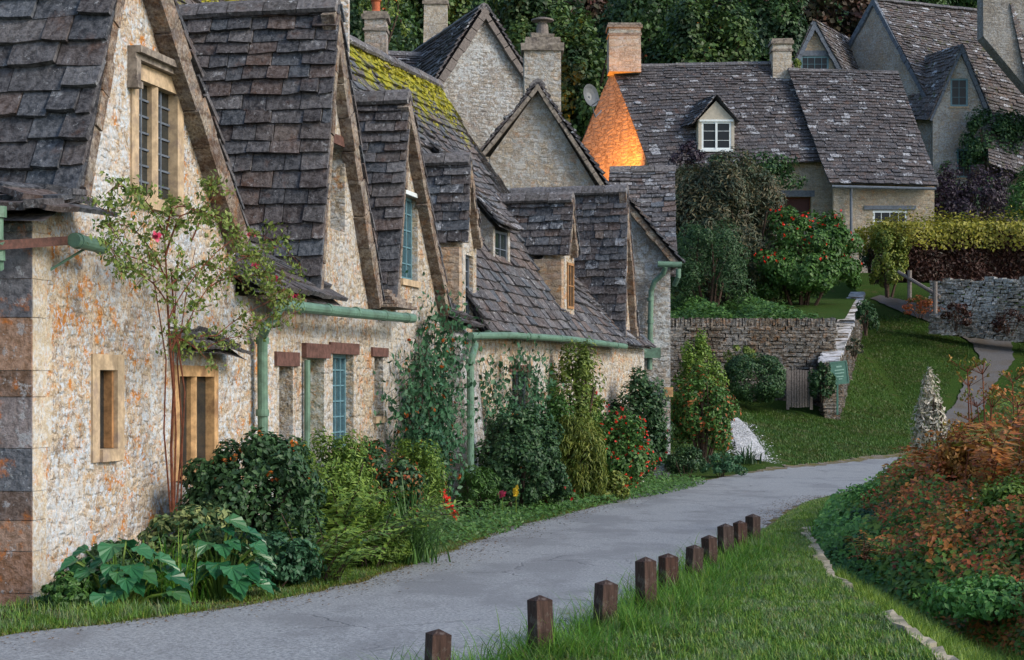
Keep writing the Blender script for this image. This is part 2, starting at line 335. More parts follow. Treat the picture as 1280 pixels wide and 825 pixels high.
lm('verge_grass', (.05, .13, .015), (.10, .22, .03), (.16, .30, .04), (.26, .32, .05), trans=.35, patch=[(.05, .13, .03), (.11, .2, .06), (.24, .33, .17), (.20, .16, .05)], pscale=5.5)
lm('forest_lit', (.02, .05, .015), (.05, .10, .025), (.08, .13, .03), (.03, .06, .02), patch=[(.012, .03, .014), (.03, .06, .022)], pscale=.5)  # brighter mid green leaves for some of the hill trees
lm('nettle', (.03, .10, .02), (.07, .19, .035), (.12, .27, .06), (.04, .13, .04))
lm('litter', (.10, .05, .02), (.2, .12, .05), (.05, .04, .03), (.22, .2, .16), trans=0.)
lm('moss', (.20, .18, .012), (.42, .38, .025), (.34, .33, .03), (.10, .11, .012))
lm('bank_grass', (.07, .15, .015), (.15, .26, .03), (.24, .32, .04), (.10, .20, .02), trans=.3)
lm('chips', (.35, .36, .38), (.6, .61, .62), (.7, .71, .72), (.22, .22, .23), trans=0.)
lm('yellow_grass', (.08, .09, .01), (.15, .16, .02), (.10, .13, .02), (.2, .17, .03))
lm('bracken', (.20, .06, .016), (.32, .11, .025), (.42, .18, .04), (.12, .045, .014), patch=[(.07, .075, .015), (.16, .14, .02), (.05, .10, .018), (.3, .15, .025)], pscale=1.3)
lm('rust', (.17, .03, .012), (.27, .06, .02), (.36, .10, .025), (.09, .025, .01), patch=[(.10, .07, .015), (.25, .09, .02), (.06, .08, .015)], pscale=3.)
lm('plume', (.5, .46, .38), (.7, .64, .55), (.55, .52, .42), (.14, .19, .07))
lm('purple', (.016, .012, .02), (.032, .022, .036), (.045, .03, .045), (.02, .02, .025))
lm('feather', (.025, .045, .03), (.06, .085, .05), (.12, .095, .045), (.035, .06, .045))
lm('hedge_brown', (.03, .014, .012), (.055, .022, .016), (.08, .03, .02), (.022, .02, .012))
lm('hedge_top', (.20, .19, .02), (.32, .30, .03), (.26, .24, .03), (.12, .15, .02))
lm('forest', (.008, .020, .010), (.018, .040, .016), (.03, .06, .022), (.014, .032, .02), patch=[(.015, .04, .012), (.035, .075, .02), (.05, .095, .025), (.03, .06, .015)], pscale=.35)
lm('forest_brown', (.03, .018, .012), (.05, .028, .016), (.035, .035, .016), (.06, .022, .02), patch=[(.012, .03, .012), (.025, .05, .018)], pscale=.35)
lm('red_leaf', (.30, .012, .010), (.42, .02, .012), (.2, .02, .012))
lm('orange_leaf', (.40, .10, .012), (.5, .15, .02), (.35, .06, .01))
lm('pink', (.62, .05, .13), (.72, .10, .2), (.5, .03, .09))
lm('scarlet', (.65, .012, .006), (.75, .03, .01))
lm('yellow_flower', (.6, .42, .02), (.7, .5, .05))
lm('white_flower', (.6, .6, .55), (.7, .7, .66))
M['verge_lawn'] = leaf_mat('leaf_lawn', [(.018, .055, .009), (.042, .11, .016), (.065, .145, .023), (.09, .125, .022)], trans=.2, patch=[(.03, .06, .012), (.07, .095, .02), (.11, .12, .035), (.04, .085, .015)], pscale=.8)
M['hedge_twigs'] = plain('hedge_twigs', (.02, .009, .007), .9, .4, .1, 6, 1.)  # near black for the solid core added inside the hedge
M['quoin_blocks'] = tiles_mat('quoin_blocks', [(.55, .25, .10), (.24, .30, .37), (.62, .30, .12), (.40, .19, .10), (.34, .30, .30), (.50, .24, .09)], .5, wstep=(.57, .62), rust=.33, bump=.8, rustcol=(.55, .17, .03))
M['corner_blocks'] = rubble('corner_blocks', [(.50, .40, .28), (.58, .48, .34), (.44, .36, .28)], (.5, .42, .3), (1., 1., 2.5), .3, .35, .6, dirt=.3, deepk=.1, speck=.5)
M['shutter_red'] = plain('shutter_red', (.05, .012, .010), .6, .2, .3)
M['bark'] = plain('bark', (.06, .04, .03), .9, .4, .2, 20, .6)
M['bark_red'] = plain('bark_red', (.13, .045, .025), .9, .4, .2, 20, .6)
# ------------------------------------------------------------------ builders
def tiles(mb, bl, br, tl, tr, course=.2, tw=(.2, .42), th=.035, sag=.03, ragged=.03, base=True, taper=True):
    bl, br, tl, tr = map(Vector, (bl, br, tl, tr))
    def q(u, v): return lerp(lerp(bl, br, u), lerp(tl, tr, u), v)
    nrm = (br - bl + tr - tl).cross(tl - bl + tr - br).normalized()
    if nrm.z < 0: nrm = -nrm
    L = ((tl - bl).length + (tr - br).length) / 2
    ph = random.uniform(0, 6)
    vs = [0.]
    while vs[-1] < 1:      # courses get smaller towards the ridge, as stone roofs do
        c = course * (1.18 - .38 * vs[-1] if taper else 1) * random.uniform(.9, 1.1); vs.append(vs[-1] + c / L)
    vs[-1] = 1.
    def sg(u, v): return nrm * (sag * (math.sin(u * 5 + ph) + math.sin(v * 4 + ph * 2)) * .6)
    if base:
        N = 6
        for a in range(N):
            for b in range(N):
                c = [q((a + i) / N, (b + j) / N) + sg((a + i) / N, (b + j) / N) - nrm * .02 for i, j in ((0, 0), (1, 0), (1, 1), (0, 1))]
                mb.add([tuple(x) for x in c], [(0, 1, 2, 3)])
    for j in range(len(vs) - 1):
        v0, v1 = vs[j], vs[j + 1]; W0 = (q(1, v0) - q(0, v0)).length
        if W0 < .05: continue
        u = -random.uniform(0, ragged) / W0; k = random.uniform(.85, 1.15)
        dv = (v1 - v0)
        while u < 1:
            w = random.uniform(*tw) * k / W0; u2 = min(u + w, 1 + random.uniform(0, ragged) / W0)
            if 1 - u2 < tw[0] * .4 / W0: u2 = 1 + random.uniform(0, ragged) / W0
            g = .006 / W0; t = th * random.uniform(.7, 1.35); lift = t * random.uniform(.7, 1.3) + .008
            e0 = v0 - dv * random.uniform(-.06, .14); e1 = v0 - dv * random.uniform(-.06, .14); vt = min(v1 + dv * .22, 1.0 + .02)
            a, b = q(u + g, e0) + nrm * lift + sg(u, v0), q(u2 - g, e1) + nrm * lift * random.uniform(.8, 1.15) + sg(u2, v0)
            c, d = q(u2 - g, vt) + sg(u2, v1) + nrm * .004, q(u + g, vt) + sg(u, v1) + nrm * .004
            m = q((u + u2) / 2, (e0 + e1) / 2 - dv * random.uniform(-.02, .07)) + nrm * lift + sg(u, v0)
            bot = [a, m, b, c, d]; top = [x + nrm * t for x in (a, m, b)] + [x + nrm * t * .9 for x in (c, d)]
            mb.add([tuple(x) for x in bot + top], [(4, 3, 2, 1, 0), (5, 6, 7, 8, 9)] + [(i, (i + 1) % 5, (i + 1) % 5 + 5, i + 5) for i in range(5)])
            u = u2
def ridge_caps(mb, a, b, w=.16, step=.42):
    a, b = Vector(a), Vector(b); L = (b - a).length; d = (b - a) / L; x = d.cross(Vector((0, 0, 1))).normalized(); t = 0
    while t < L:
        l = min(random.uniform(.8, 1.2) * step, L - t + .02); h = random.uniform(.03, .05)
        p0, p1 = a + d * (t + .006), a + d * (t + l - .006); u = Vector((0, 0, 1)); o = random.uniform(-.01, .015)
        pr = [(-w, -.10 + o), (-w * .5, .02 + o), (0, .07 + o), (w * .5, .02 + o), (w, -.10 + o)]
        vs = [tuple(p + x * i + u * j) for p in (p0, p1) for i, j in pr + [(w * .8, -.14 + o), (-w * .8, -.14 + o)]]
        mb.add(vs, [tuple(range(7))[::-1], tuple(range(7, 14))] + [(i, (i + 1) % 7, (i + 1) % 7 + 7, i + 7) for i in range(7)])
        t += l
def in_poly(x, y, poly):
    c = False; j = len(poly) - 1
    for i in range(len(poly)):
        xi, yi = poly[i]; xj, yj = poly[j]
        if (yi > y) != (yj > y) and x < (xj - xi) * (y - yi) / (yj - yi) + xi: c = not c
        j = i
    return c
def wall_poly(mb, poly, holes, mp, th=.42, back=True):
    verts = [Vector(p) for p in poly]; n = len(verts); edges = [(i, (i + 1) % n) for i in range(n)]
    rects = []
    for (a, b, c, d) in holes:
        k = len(verts); rects.append([(a, b), (c, b), (c, d), (a, d)]); verts += [Vector(p) for p in rects[-1]]
        edges += [(k + i, k + (i + 1) % 4) for i in range(4)]
    ov, oe, of, *_ = delaunay_2d_cdt(verts, edges, [], 0, 1e-5)
    keep = []
    for f in of:
        cx = sum(ov[i].x for i in f) / len(f); cy = sum(ov[i].y for i in f) / len(f)
        if in_poly(cx, cy, poly) and not any(a < cx < c and b < cy < d for (a, b, c, d) in holes): keep.append(tuple(f))
    mb.add([tuple(mp(v.x, v.y, 0)) for v in ov], keep)
    if back: mb.add([tuple(mp(v.x, v.y, -th)) for v in ov], [f[::-1] for f in keep])
    for loop in [poly] + rects:
        m = len(loop)
        vs = [tuple(mp(x, y, 0)) for x, y in loop] + [tuple(mp(x, y, -th)) for x, y in loop]
        mb.add(vs, [(i, (i + 1) % m, (i + 1) % m + m, i + m) for i in range(m)])
def fr(k): return lambda s, z, o: FW(s, z, k, o)
def bar(mb, mp, s0, z0, s1, z1, o0, o1):
    "block filling s0..s1, z0..z1 between offsets o0 (deep) and o1 (front)"
    mb.hexa([mp(s0, z0, o0), mp(s1, z0, o0), mp(s1, z0, o1), mp(s0, z0, o1)], [mp(s0, z1, o0), mp(s1, z1, o0), mp(s1, z1, o1), mp(s0, z1, o1)])
def window(house, mp, h, style='mullion', lights=2, mat='dressed', bars=(2, 4), fw=.13, proud=.02, depth=.05, glass='glass', label=None, sill=True, lintel=None, hood=False, barmat=None, ft=.045):
    s0, z0, s1, z1 = h; m = MB()
    if style == 'mullion':
        bar(m, mp, s0 - fw, z0 - .1, s0 + .004, z1 + fw, -.25, proud); bar(m, mp, s1 - .004, z0 - .1, s1 + fw, z1 + fw, -.25, proud)
        bar(m, mp, s0, z1 - .004, s1, z1 + fw, -.25, proud - .003); bar(m, mp, s0, z0 - .1, s1, z0 + .004, -.25, proud + .03)
    else:
        t = ft; bar(m, mp, s0, z0, s0 + t, z1, -depth - .05, -depth); bar(m, mp, s1 - t, z0, s1, z1, -depth - .05, -depth)
        bar(m, mp, s0 + t, z1 - t, s1 - t, z1, -depth - .05, -depth); bar(m, mp, s0 + t, z0, s1 - t, z0 + t, -depth - .05, -depth)
    w = m.build('window', M[mat], house)
    if label: w['label'] = label
    if style == 'mullion':
        for i in range(1, lights):
            c = lerp(s0, s1, i / lights); b = MB(); hw = .045
            pr = [(-hw, -.12), (-hw, -.03), (-hw * .4, .005), (hw * .4, .005), (hw, -.03), (hw, -.12)]
            vs = [tuple(mp(c + x, z, o)) for z in (z0, z1) for x, o in pr]
            b.add(vs, [tuple(range(6))[::-1], tuple(range(6, 12))] + [(q, (q + 1) % 6, (q + 1) % 6 + 6, q + 6) for q in range(6)])
            b.build('mullion', M[mat], w)
    g = MB(); bar(g, mp, s0 + .002, z0 + .002, s1 - .002, z1 - .002, -depth - .045, -depth - .025); g.build('pane', M[glass], w)
    if bars:
        b = MB()
        for i in range(1, bars[0]): c = lerp(s0, s1, i / bars[0]); bar(b, mp, c - .012, z0 + .01, c + .012, z1 - .01, -depth - .024, -depth - .005)
        for i in range(1, bars[1]): c = lerp(z0, z1, i / bars[1]); bar(b, mp, s0 + .01, c - .009, s1 - .01, c + .009, -depth - .024, -depth - .008)
        b.build('glazing_bars', M[barmat or ('lead' if style == 'mullion' else mat)], w)
    if lintel: b = MB(); bar(b, mp, s0 - .16, z1 + .003, s1 + .16, z1 + lintel[1], -.2, .03); b.build('lintel', M[lintel[0]], w)
    if sill and style != 'mullion': b = MB(); bar(b, mp, s0 - .05, z0 - .09, s1 + .05, z0 - .003, -.2, .04); b.build('sill', M['dressed'], w)
    if hood:
        b = MB(); a = s0 - fw - .06; c = s1 + fw + .06; y = z1 + fw + .005
        for (o0, o1, d0, d1) in ((-.05, .13, .05, .11), (-.05, .08, 0, .05)): bar(b, mp, a, y + d0, c, y + d1, o0, o1)
        for e in (a, c - .09): bar(b, mp, e, y - .2, e + .09, y - .002, -.05, .09); bar(b, mp, e - .012, y - .26, e + .102, y - .2, -.05, .105)
        b.build('hood_mould', M['hood_stone'], w)
    return w
def hole(k, x0, y0, x1, y1):
    a = W(x0, y0, 0, k); b = W(x1, y1, 0, k); s0, s1 = S(a, k), S(b, k)
    zt = (a.z + W(x1, y0, 0, k).z) / 2; zb = (b.z + W(x0, y1, 0, k).z) / 2
    return (s0, zb, s1, zt)
def verge_board(mb, a, b, back, w, h=.2, n=9):
    "masonry verge under the tiles: blocks from foot a up to apex b, reaching w back towards the wall"
    for i in range(n):
        p, q = lerp(a, b, i / n), lerp(a, b, (i + 1) / n - .004); j = random.uniform(-.012, .012)
        d = (b - a).normalized(); u = back.cross(d).normalized()
        if u.z < 0: u = -u
        hh = h * random.uniform(.85, 1.1)
        o = u * -.01
        mb.hexa([p + o - u * hh + back * j, q + o - u * hh + back * j, q + o - u * hh - back * (w - j), p + o - u * hh - back * (w - j)],
                [p + o + back * j, q + o + back * j, q + o - back * (w - j), p + o - back * (w - j)])
def gable_roof(house, k, L, A, Rr, length, off=.16, mat='tile_near', course=.2, tw=(.22, .42), sides='LR', vh=.2, th=.035, cap='mossy_cap', label=None, flare=None):
    Lp, Ap, Rp = (W(*q, off, k) for q in (L, A, Rr)); n = seg_n(k); bk = -n * length
    ro = None
    m = MB()
    tiles(m, Lp + bk, Lp, Ap + bk, Ap, course, tw, th)
    tiles(m, Rp, Rp + bk, Ap, Ap + bk, course * 1.2, tw, th)
    ro = m.build('gable_roof', M[mat], house)
    if label: ro['label'] = label
    c = MB(); ridge_caps(c, Ap + Vector((0, 0, .06)), Ap + bk + Vector((0, 0, .06))); c.build('ridge', M[cap], ro)
    v = MB(); verge_board(v, Rp, Ap, n, off + .01, vh); verge_board(v, Lp, Ap, n, off + .01, vh * .55); v.build('verge', M['verge'], ro)
    return Lp, Ap, Rp
def gable_sz(k, L, A, Rr, off=.16):
    o = []
    for q in (L, A, Rr):
        v = W(*q, off, k); o.append((S(v, k), v.z - .06))
    return o

# ------------------------------------------------------------------ foliage
def leaf_arrays(pos, size, nrm, dirs, aspect=.55, fold=.25):
    n = len(pos); nrm = nrm / (np.linalg.norm(nrm, axis=1, keepdims=True) + 1e-9)
    d = dirs - nrm * (dirs * nrm).sum(1, keepdims=True); d /= (np.linalg.norm(d, axis=1, keepdims=True) + 1e-9)
    s = np.cross(nrm, d); sz = size[:, None]
    V = np.empty((n, 4, 3), np.float32)
    V[:, 0] = pos - d * sz * .5; V[:, 2] = pos + d * sz * .5
    V[:, 1] = pos + s * sz * aspect * .5 + nrm * sz * fold * .4 - d * sz * .05; V[:, 3] = pos - s * sz * aspect * .5 + nrm * sz * fold * .4 - d * sz * .05
    b = np.arange(n, dtype=np.int32)[:, None] * 4
    Fc = np.concatenate([b + [0, 1, 2], b + [0, 2, 3]], 1).reshape(-1, 3)
    return V.reshape(-1, 3), Fc
def rand_dirs(n): v = rng.normal(size=(n, 3)); return v / np.linalg.norm(v, axis=1, keepdims=True)
def crown_pts(n, c, r, clumps=28, clump=.30, hollow=.5, box=False, flat=.0, dome=False):
    "leaf positions and outward directions for an uneven crown of leaf clumps"
    c = np.array(c); r = np.array(r)
    if box:
        cc = rng.uniform(-1, 1, (clumps, 3)); ax = rng.integers(0, 3, clumps); cc[np.arange(clumps), ax] = np.sign(cc[np.arange(clumps), ax]) * rng.uniform(.8, .95, clumps); cc[:, :] *= .93
    else:
        cc = rand_dirs(clumps) * (rng.uniform(hollow, 1, (clumps, 1)) ** .6) * .86
        cc[:, 2] = np.where(cc[:, 2] < -flat, cc[:, 2] * .55, cc[:, 2])
        if dome: lo = cc[:, 2] < 0; hr = np.hypot(cc[:, 0], cc[:, 1]) + 1e-6; cc[lo, :2] *= (np.maximum(hr, .86 * np.sqrt(rng.uniform(.35, 1, clumps))) / hr)[lo, None]; cc[:, 2] = np.where(lo, cc[:, 2] * 1.55, cc[:, 2])
    rad = clump * rng.uniform(.55, 1.25, clumps)
    idx = rng.integers(0, clumps, n); dd = rand_dirs(n)
    p = cc[idx] + dd * (rad[idx] * rng.uniform(.45, 1.08, n) ** .5)[:, None] * (.9)
    out = dd * .8 + cc[idx] * .6
    k = int(n * .12); q = rand_dirs(k) * (rng.uniform(0, 1, (k, 1)) ** .4) * .78; p[:k] = q; out[:k] = q
    return c + p * r, out
def leaf_obj(name, parts, mat, parent=None, base=None):
    Vs, Fs, k = [], [], 0
    for V, Fc in parts: Vs.append(V); Fs.append(Fc + k); k += len(V)
    return mesh_obj(name, np.concatenate(Vs), np.concatenate(Fs), mat, parent, base=base)
def bush(name, label, cat, px, pyb, w, h, mat, Y=None, leaf=.07, n=3000, clumps=30, clump=.3, depth=.8, flowers=None, box=False, group=None, droop=.2, stems=6, aspect=.55, zb=None, lean=0, second=None, hollow=.5, taper=0):
    b = G(px, pyb) if Y is None else P(px, pyb, Y)
    if zb is not None: b.z = zb
    Y = b.y; W_, H_ = w * Y / F, h * Y / F
    root = empty(name, b, label, cat, group); c = b + Vector((lean, 0, H_ * .52)); r = (W_ / 2, max(.15, W_ / 2 * depth), H_ * .52)
    pos, out = crown_pts(n, c, r, clumps, clump, box=box, hollow=hollow, dome=True)
    pos[:, 2] = np.maximum(pos[:, 2], b.z + .01)
    if taper: tt = (1 - taper * np.clip((pos[:, 2] - b.z) / H_, 0, 1) ** 1.3)[:, None]; pos[:, :2] = np.array(b)[None, :2] + (pos[:, :2] - np.array(b)[None, :2]) * tt
    nr = out + rng.normal(0, .45, out.shape); nr[:, 2] += .35
    di = rand_dirs(n) + out * .5; di[:, 2] -= droop
    leaf_obj('foliage', [leaf_arrays(pos, leaf * rng.uniform(.6, 1.3, n), nr, di, aspect)], M[mat], root)
    if second:
        m2, frac = second; k = int(n * frac); sel = rng.integers(0, n, k)
        leaf_obj('leaves', [leaf_arrays(pos[sel] + out[sel] * leaf * .4, leaf * rng.uniform(.6, 1.2, k), nr[sel], di[sel], aspect)], M[m2], root)
    if stems:
        m = MB()
        for i in range(stems):
            t = Vector([random.uniform(-.75, .75) * r[0], random.uniform(-.75, .75) * r[1], H_ * random.uniform(.55, .85)])
            q = b + Vector((t.x * .2, t.y * .2, -.05)); e = b + t + Vector((lean, 0, 0)); mid = lerp(q, e, .5) + Vector((random.uniform(-.06, .06), random.uniform(-.06, .06), .05)) * H_
            k = max(.006, .012 * H_); m.tube([q, mid, e], [k * 1.6, k, k * .4], 5)
        m.build('branches', M['bark'], root)
    if flowers:
        fm, fn, fs = flowers[:3]; top = flowers[3] if len(flowers) > 3 else -1
        sel = rng.permutation(n); sel = sel[(pos[sel, 2] - c.z) / r[2] > top][:fn]
        pp = pos[sel] + out[sel] / (np.linalg.norm(out[sel], axis=1, keepdims=True)) * leaf * .6
        L = []
        for j in range(4):
            L.append(leaf_arrays(pp + rng.normal(0, fs * .28, pp.shape), fs * rng.uniform(.7, 1.2, len(pp)), rand_dirs(len(pp)) + np.array([.2, -.8, .4]), rand_dirs(len(pp)), .9))
        leaf_obj('blossoms', L, M[fm], root)
    return root
def blade_arrays(base, length, width, az, lean, segs=4, sag=1.0):
    "arching strap blades; base (n,3)"
    n = len(base); V = np.empty((n, segs * 2 + 1, 3), np.float32)
    hx, hy = np.cos(az), np.sin(az)
    for i in range(segs + 1):
        t = i / segs; o = lean * length * (t ** 1.6) ; z = length * (t - sag * .5 * lean * t * t)
        c = np.stack([base[:, 0] + hx * o, base[:, 1] + hy * o, base[:, 2] + z], 1)
        if i == segs: V[:, -1] = c
        else:
            w = (width * (1 - t * .75) * .5)[:, None]; s = np.stack([-hy, hx, np.zeros(n)], 1)
            V[:, 2 * i] = c - s * w; V[:, 2 * i + 1] = c + s * w
    k = segs * 2 + 1; b = np.arange(n, dtype=np.int32)[:, None] * k; Fc = []
    for i in range(segs - 1):
        Fc += [b + [2 * i, 2 * i + 1, 2 * i + 3], b + [2 * i, 2 * i + 3, 2 * i + 2]]
    Fc.append(b + [2 * segs - 2, 2 * segs - 1, 2 * segs])
    return V.reshape(-1, 3), np.concatenate(Fc, 1).reshape(-1, 3)
def blades_at(base, length, width=.006, lean=(.1, .7), segs=2, sag=1.):
    n = len(base); return blade_arrays(base, length, width * np.ones(n) if np.isscalar(width) else width, rng.uniform(0, 2 * np.pi, n), rng.uniform(*lean, n), segs, sag)
def frond_arrays(base, az, length, arch, pairs=14, wide=.3, lf=.09, aspect=.35):
    "one feathery frond: leaflet pairs along an arching midrib"
    t = np.linspace(.12, 1, pairs); hx, hy = math.cos(az), math.sin(az)
    o = length * arch * t ** 1.3; z = length * (t - .55 * arch * t * t * 1.4)
    P_ = np.stack([base[0] + hx * o, base[1] + hy * o, base[2] + z], 1)
    s = np.array([-hy, hx, 0.]); fwd = np.array([hx, hy, .25]); pos = []; d = []; sz = []
    wd = wide * length * np.sin(np.clip(1 - t, 0, 1) * 2.2 + .35).clip(.12, 1)
    for sg in (-1, 1):
        for f in (.33, .75):
            dd = s * sg + fwd * .35 + np.array([0, 0, -.25]); pos.append(P_ + (s * sg + np.array([0, 0, -.2])) * (wd * f)[:, None] + rng.normal(0, .008, P_.shape)); d.append(np.repeat(dd[None], pairs, 0)); sz.append(np.maximum(wd * .62, lf * .4))
    pos = np.concatenate(pos); d = np.concatenate(d); sz = np.concatenate(sz)
    nr = np.tile(np.array([[hx * .3, hy * .3, 1.]]), (len(pos), 1)) + rng.normal(0, .25, pos.shape)
    return leaf_arrays(pos, sz, nr, d, aspect, .1), P_
def fern(name, label, cat, px, pyb, w, h, mat, n=16, Y=None, pairs=14, arch=(.3, 1.1), wide=.16, stemmat='bark', group=None, spread=.25):
    b = G(px, pyb) if Y is None else P(px, pyb, Y); k = b.y / F; H_, W_ = h * k, w * k
    root = empty(name, b, label, cat, group); L = []; m = MB()
    for i in range(n):
        az = random.uniform(0, 6.283); ar = random.uniform(*arch); le = H_ * random.uniform(.7, 1.1) / max(.5, 1 - .25 * ar)
        bb = (b.x + random.uniform(-1, 1) * W_ * spread, b.y + random.uniform(-1, 1) * W_ * spread * .6, b.z)
        a, rib = frond_arrays(bb, az, le, min(ar, W_ * .75 / le + .1), pairs, wide); L.append(a); m.tube([bb] + [tuple(q) for q in rib[::3]], [.007] * 2 + [.004] * (len(rib[::3]) - 1), 4)
    leaf_obj('fronds', L, M[mat], root); m.build('stalks', M[stemmat], root)
    return root
def strap_plant(name, label, cat, px, pyb, w, h, mat, n=120, width=.025, Y=None, flowers=None):
    b = G(px, pyb) if Y is None else P(px, pyb, Y); k = b.y / F; H_, W_ = h * k, w * k
    root = empty(name, b, label, cat); bs = np.array(b) + rng.normal(0, 1, (n, 3)) * np.array([W_ * .14, W_ * .14, 0])
    ln = H_ * rng.uniform(.75, 1.35, n)
    leaf_obj('leaves', [blade_arrays(bs, ln, width * rng.uniform(.6, 1.2, n), rng.uniform(0, 6.28, n), rng.uniform(.15, 1.0, n), 6, 1.25)], M[mat], root)
    if flowers: flower_heads(root, flowers)
    return root
def flower_heads(root, fl, name='flower_heads'):
    fm, pts, fs = fl; L = []
    for p in pts:
        for j in range(9):
            q = np.array(p)[None] + rng.normal(0, fs * .2, (1, 3)); L.append(leaf_arrays(q, np.array([fs * random.uniform(.6, 1)]), rand_dirs(1) + np.array([[.3, -1, .4]]), rand_dirs(1), .95))
    leaf_obj(name, L, M[fm], root)
def tree(label, px, Y, w, top, mat, n=6000, leaf=.34, trunk=True, pyb=None, flowers=None, group='trees on the hill behind the houses', clumps=46, name='tree'):
    X = (px - HX) / F * Y; zb = gz(X, Y) - .3; zt = EYE + (HY - top) / F * Y; W_ = w * Y / F; Ht = zt - zb
    b = Vector((X, Y, zb)); root = empty(name, b, label, 'tree', group)
    m = MB(); tr = .028 * Ht; th = Ht * .32
    m.tube([b, b + Vector((.1, 0, th * .5)), b + Vector((0, .1, th))], [tr * 1.3, tr, tr * .8], 8); m.build('trunk', M['bark'], root)
    m = MB(); c = Vector((X, Y, zb + Ht * .58)); r = (W_ / 2, W_ / 2 * .8, Ht * .46)
    for i in range(7):
        a = i * .9 + random.uniform(-.3, .3); e = c + Vector((math.cos(a) * r[0] * .65, math.sin(a) * r[1] * .65, r[2] * random.uniform(-.3, .6)))
        m.tube([b + Vector((0, 0, th * .85)), lerp(b + Vector((0, 0, th)), e, .5) + Vector((0, 0, .3)), e], [tr * .6, tr * .35, tr * .12], 5)
    m.build('limbs', M['bark'], root)
    pos, out = crown_pts(n, c, r, clumps, .27, hollow=.35, flat=.2)
    nr = out + rng.normal(0, .5, out.shape); nr[:, 2] += .4; di = rand_dirs(n); di[:, 2] -= .3
    leaf_obj('crown', [leaf_arrays(pos, leaf * rng.uniform(.5, 1.3, n), nr, di, .7)], M[mat], root)
    if flowers:
        sel = rng.permutation(n)[:flowers[1]]; pp = pos[sel] + out[sel] * .12
        leaf_obj('fruit', [leaf_arrays(pp, flowers[2] * rng.uniform(.7, 1.2, len(pp)), rand_dirs(len(pp)) + np.array([0, -1, .2]), rand_dirs(len(pp)), .95)], M[flowers[0]], root)
    return root
# ------------------------------------------------------------------ setting: ground, road, paths
def sheet(name, pts_rows, mat, kind='structure', label=None, dz=0.):
    nr, nc = len(pts_rows), len(pts_rows[0]); V = [(p[0], p[1], p[2] + dz) for r in pts_rows for p in r]
    Fc = [(i * nc + j, i * nc + j + 1, (i + 1) * nc + j + 1, (i + 1) * nc + j) for i in range(nr - 1) for j in range(nc - 1)]
    o = mesh_obj(name, np.array(V, np.float32), Fc, mat, None, True, base=(0, 0, 0)); o['kind'] = kind
    if label: o['label'] = label
    return o
def ditch(X, Y):      # the bank falls away to the right of the kerb stones
    kx = interp(Y, [6, 10.3, 11.4, 15.3, 21, 27.6, 33], [2.3, 2.5, 2.55, 2.75, 3.5, 5.1, 8.0])
    return kx
def gz2(X, Y):
    z = gz(X, Y)
    if Y < 33:
        d = X - ditch(X, Y)
        if 0.12 < d < 7: z -= min(.35, (d - .12) * .5)
    return z
xs = sorted(set([-200, -120, -80, -50, -30, -20, -14, -10, -7] + [round(-5 + .5 * i, 2) for i in range(70)] + [32, 36, 42, 50, 65, 90, 130, 200]))
ys = sorted(set([-60, -30, -10, 0, 3] + [5 + .7 * i for i in range(105)] + [79.5, 82, 84, 90, 100, 115, 130, 150, 180, 220, 300, 420]))
sheet('ground', [[(x, y, gz2(x, y) - .012) for x in xs] for y in ys], M['turf'])
def resample(pts, n):
    pts = [Vector(p) for p in pts]; L = [0]
    for a, b in zip(pts, pts[1:]): L.append(L[-1] + (b - a).length)
    out = []
    for i in range(n):
        t = L[-1] * i / (n - 1); j = max(0, min(len(pts) - 2, int(np.searchsorted(L, t, 'right')) - 1))
        out.append(lerp(pts[j], pts[j + 1], (t - L[j]) / max(1e-6, L[j + 1] - L[j])))
    return out
def ribbon(name, left, right, mat, dz, n=60, m=8, zf=gz, wob=0.):
    a, b = resample(left, n), resample(right, n); rows = []
    for i, (p, q) in enumerate(zip(a, b)):
        if wob: p = p + Vector((random.uniform(-wob, wob), 0, 0)); q = q + Vector((random.uniform(-wob, wob), 0, 0))
        rows.append([(lerp(p, q, j / m).x, lerp(p, q, j / m).y, zf(*lerp(p, q, j / m).xy) + dz) for j in range(m + 1)])
    return sheet(name, rows, mat)
POSTPX = [(545, 780), (677, 747), (755, 724), (808, 705), (836, 690), (866, 678), (888, 667), (908, 657), (926, 650), (941, 644)]
posts = []
for px, py in POSTPX:
    Y = 8.
    while EYE + (HY - py) / F * Y > gz(0, Y) + .44: Y += .01
    posts.append(Vector(((px - HX) / F * Y, Y, gz(0, Y) + .06)))
RL = [(-4.5, 2, 0), (-4.2, 8, 0)] + [tuple(G(*q)) for q in [(0, 797), (140, 783), (270, 765), (370, 748), (450, 729), (560, 692), (640, 660), (740, 635), (830, 609), (950, 590), (1040, 580), (1140, 569), (1250, 560), (1400, 552)]]
RR = [(-.6, 2, 0), (-.75, 7, 0)] + [(p.x - .32 + .0 * i, p.y - .1, 0) for i, p in enumerate(posts)] + [tuple(G(*q)) for q in [(965, 652), (1000, 630), (1060, 615), (1140, 603), (1250, 592), (1400, 583)]]
ribbon('road_edge_grit', [Vector(p) - Vector((.22, 0, 0)) for p in RL], [Vector(p) + Vector((.16, 0, 0)) for p in RR], M['grit'], .004, 150, 12, wob=.14)
ribbon('road', RL, RR, M['asphalt'], .014, 190, 14, wob=.07)
ribbon('footpath', [G(*q) for q in [(1088, 374), (1130, 392), (1180, 410), (1215, 430), (1225, 450), (1205, 480), (1180, 520), (1150, 572)]],
       [G(*q) for q in [(1100, 370), (1160, 384), (1225, 405), (1262, 420), (1268, 450), (1240, 485), (1215, 530), (1200, 566)]], M['path'], .035, 110, 10, wob=.05)
ribbon('gravel_patch', [G(*q) for q in [(912, 527), (918, 550), (922, 568), (930, 578)]], [G(*q) for q in [(922, 524), (945, 548), (956, 566), (955, 577)]], M['gravel'], .05, 40, 8)
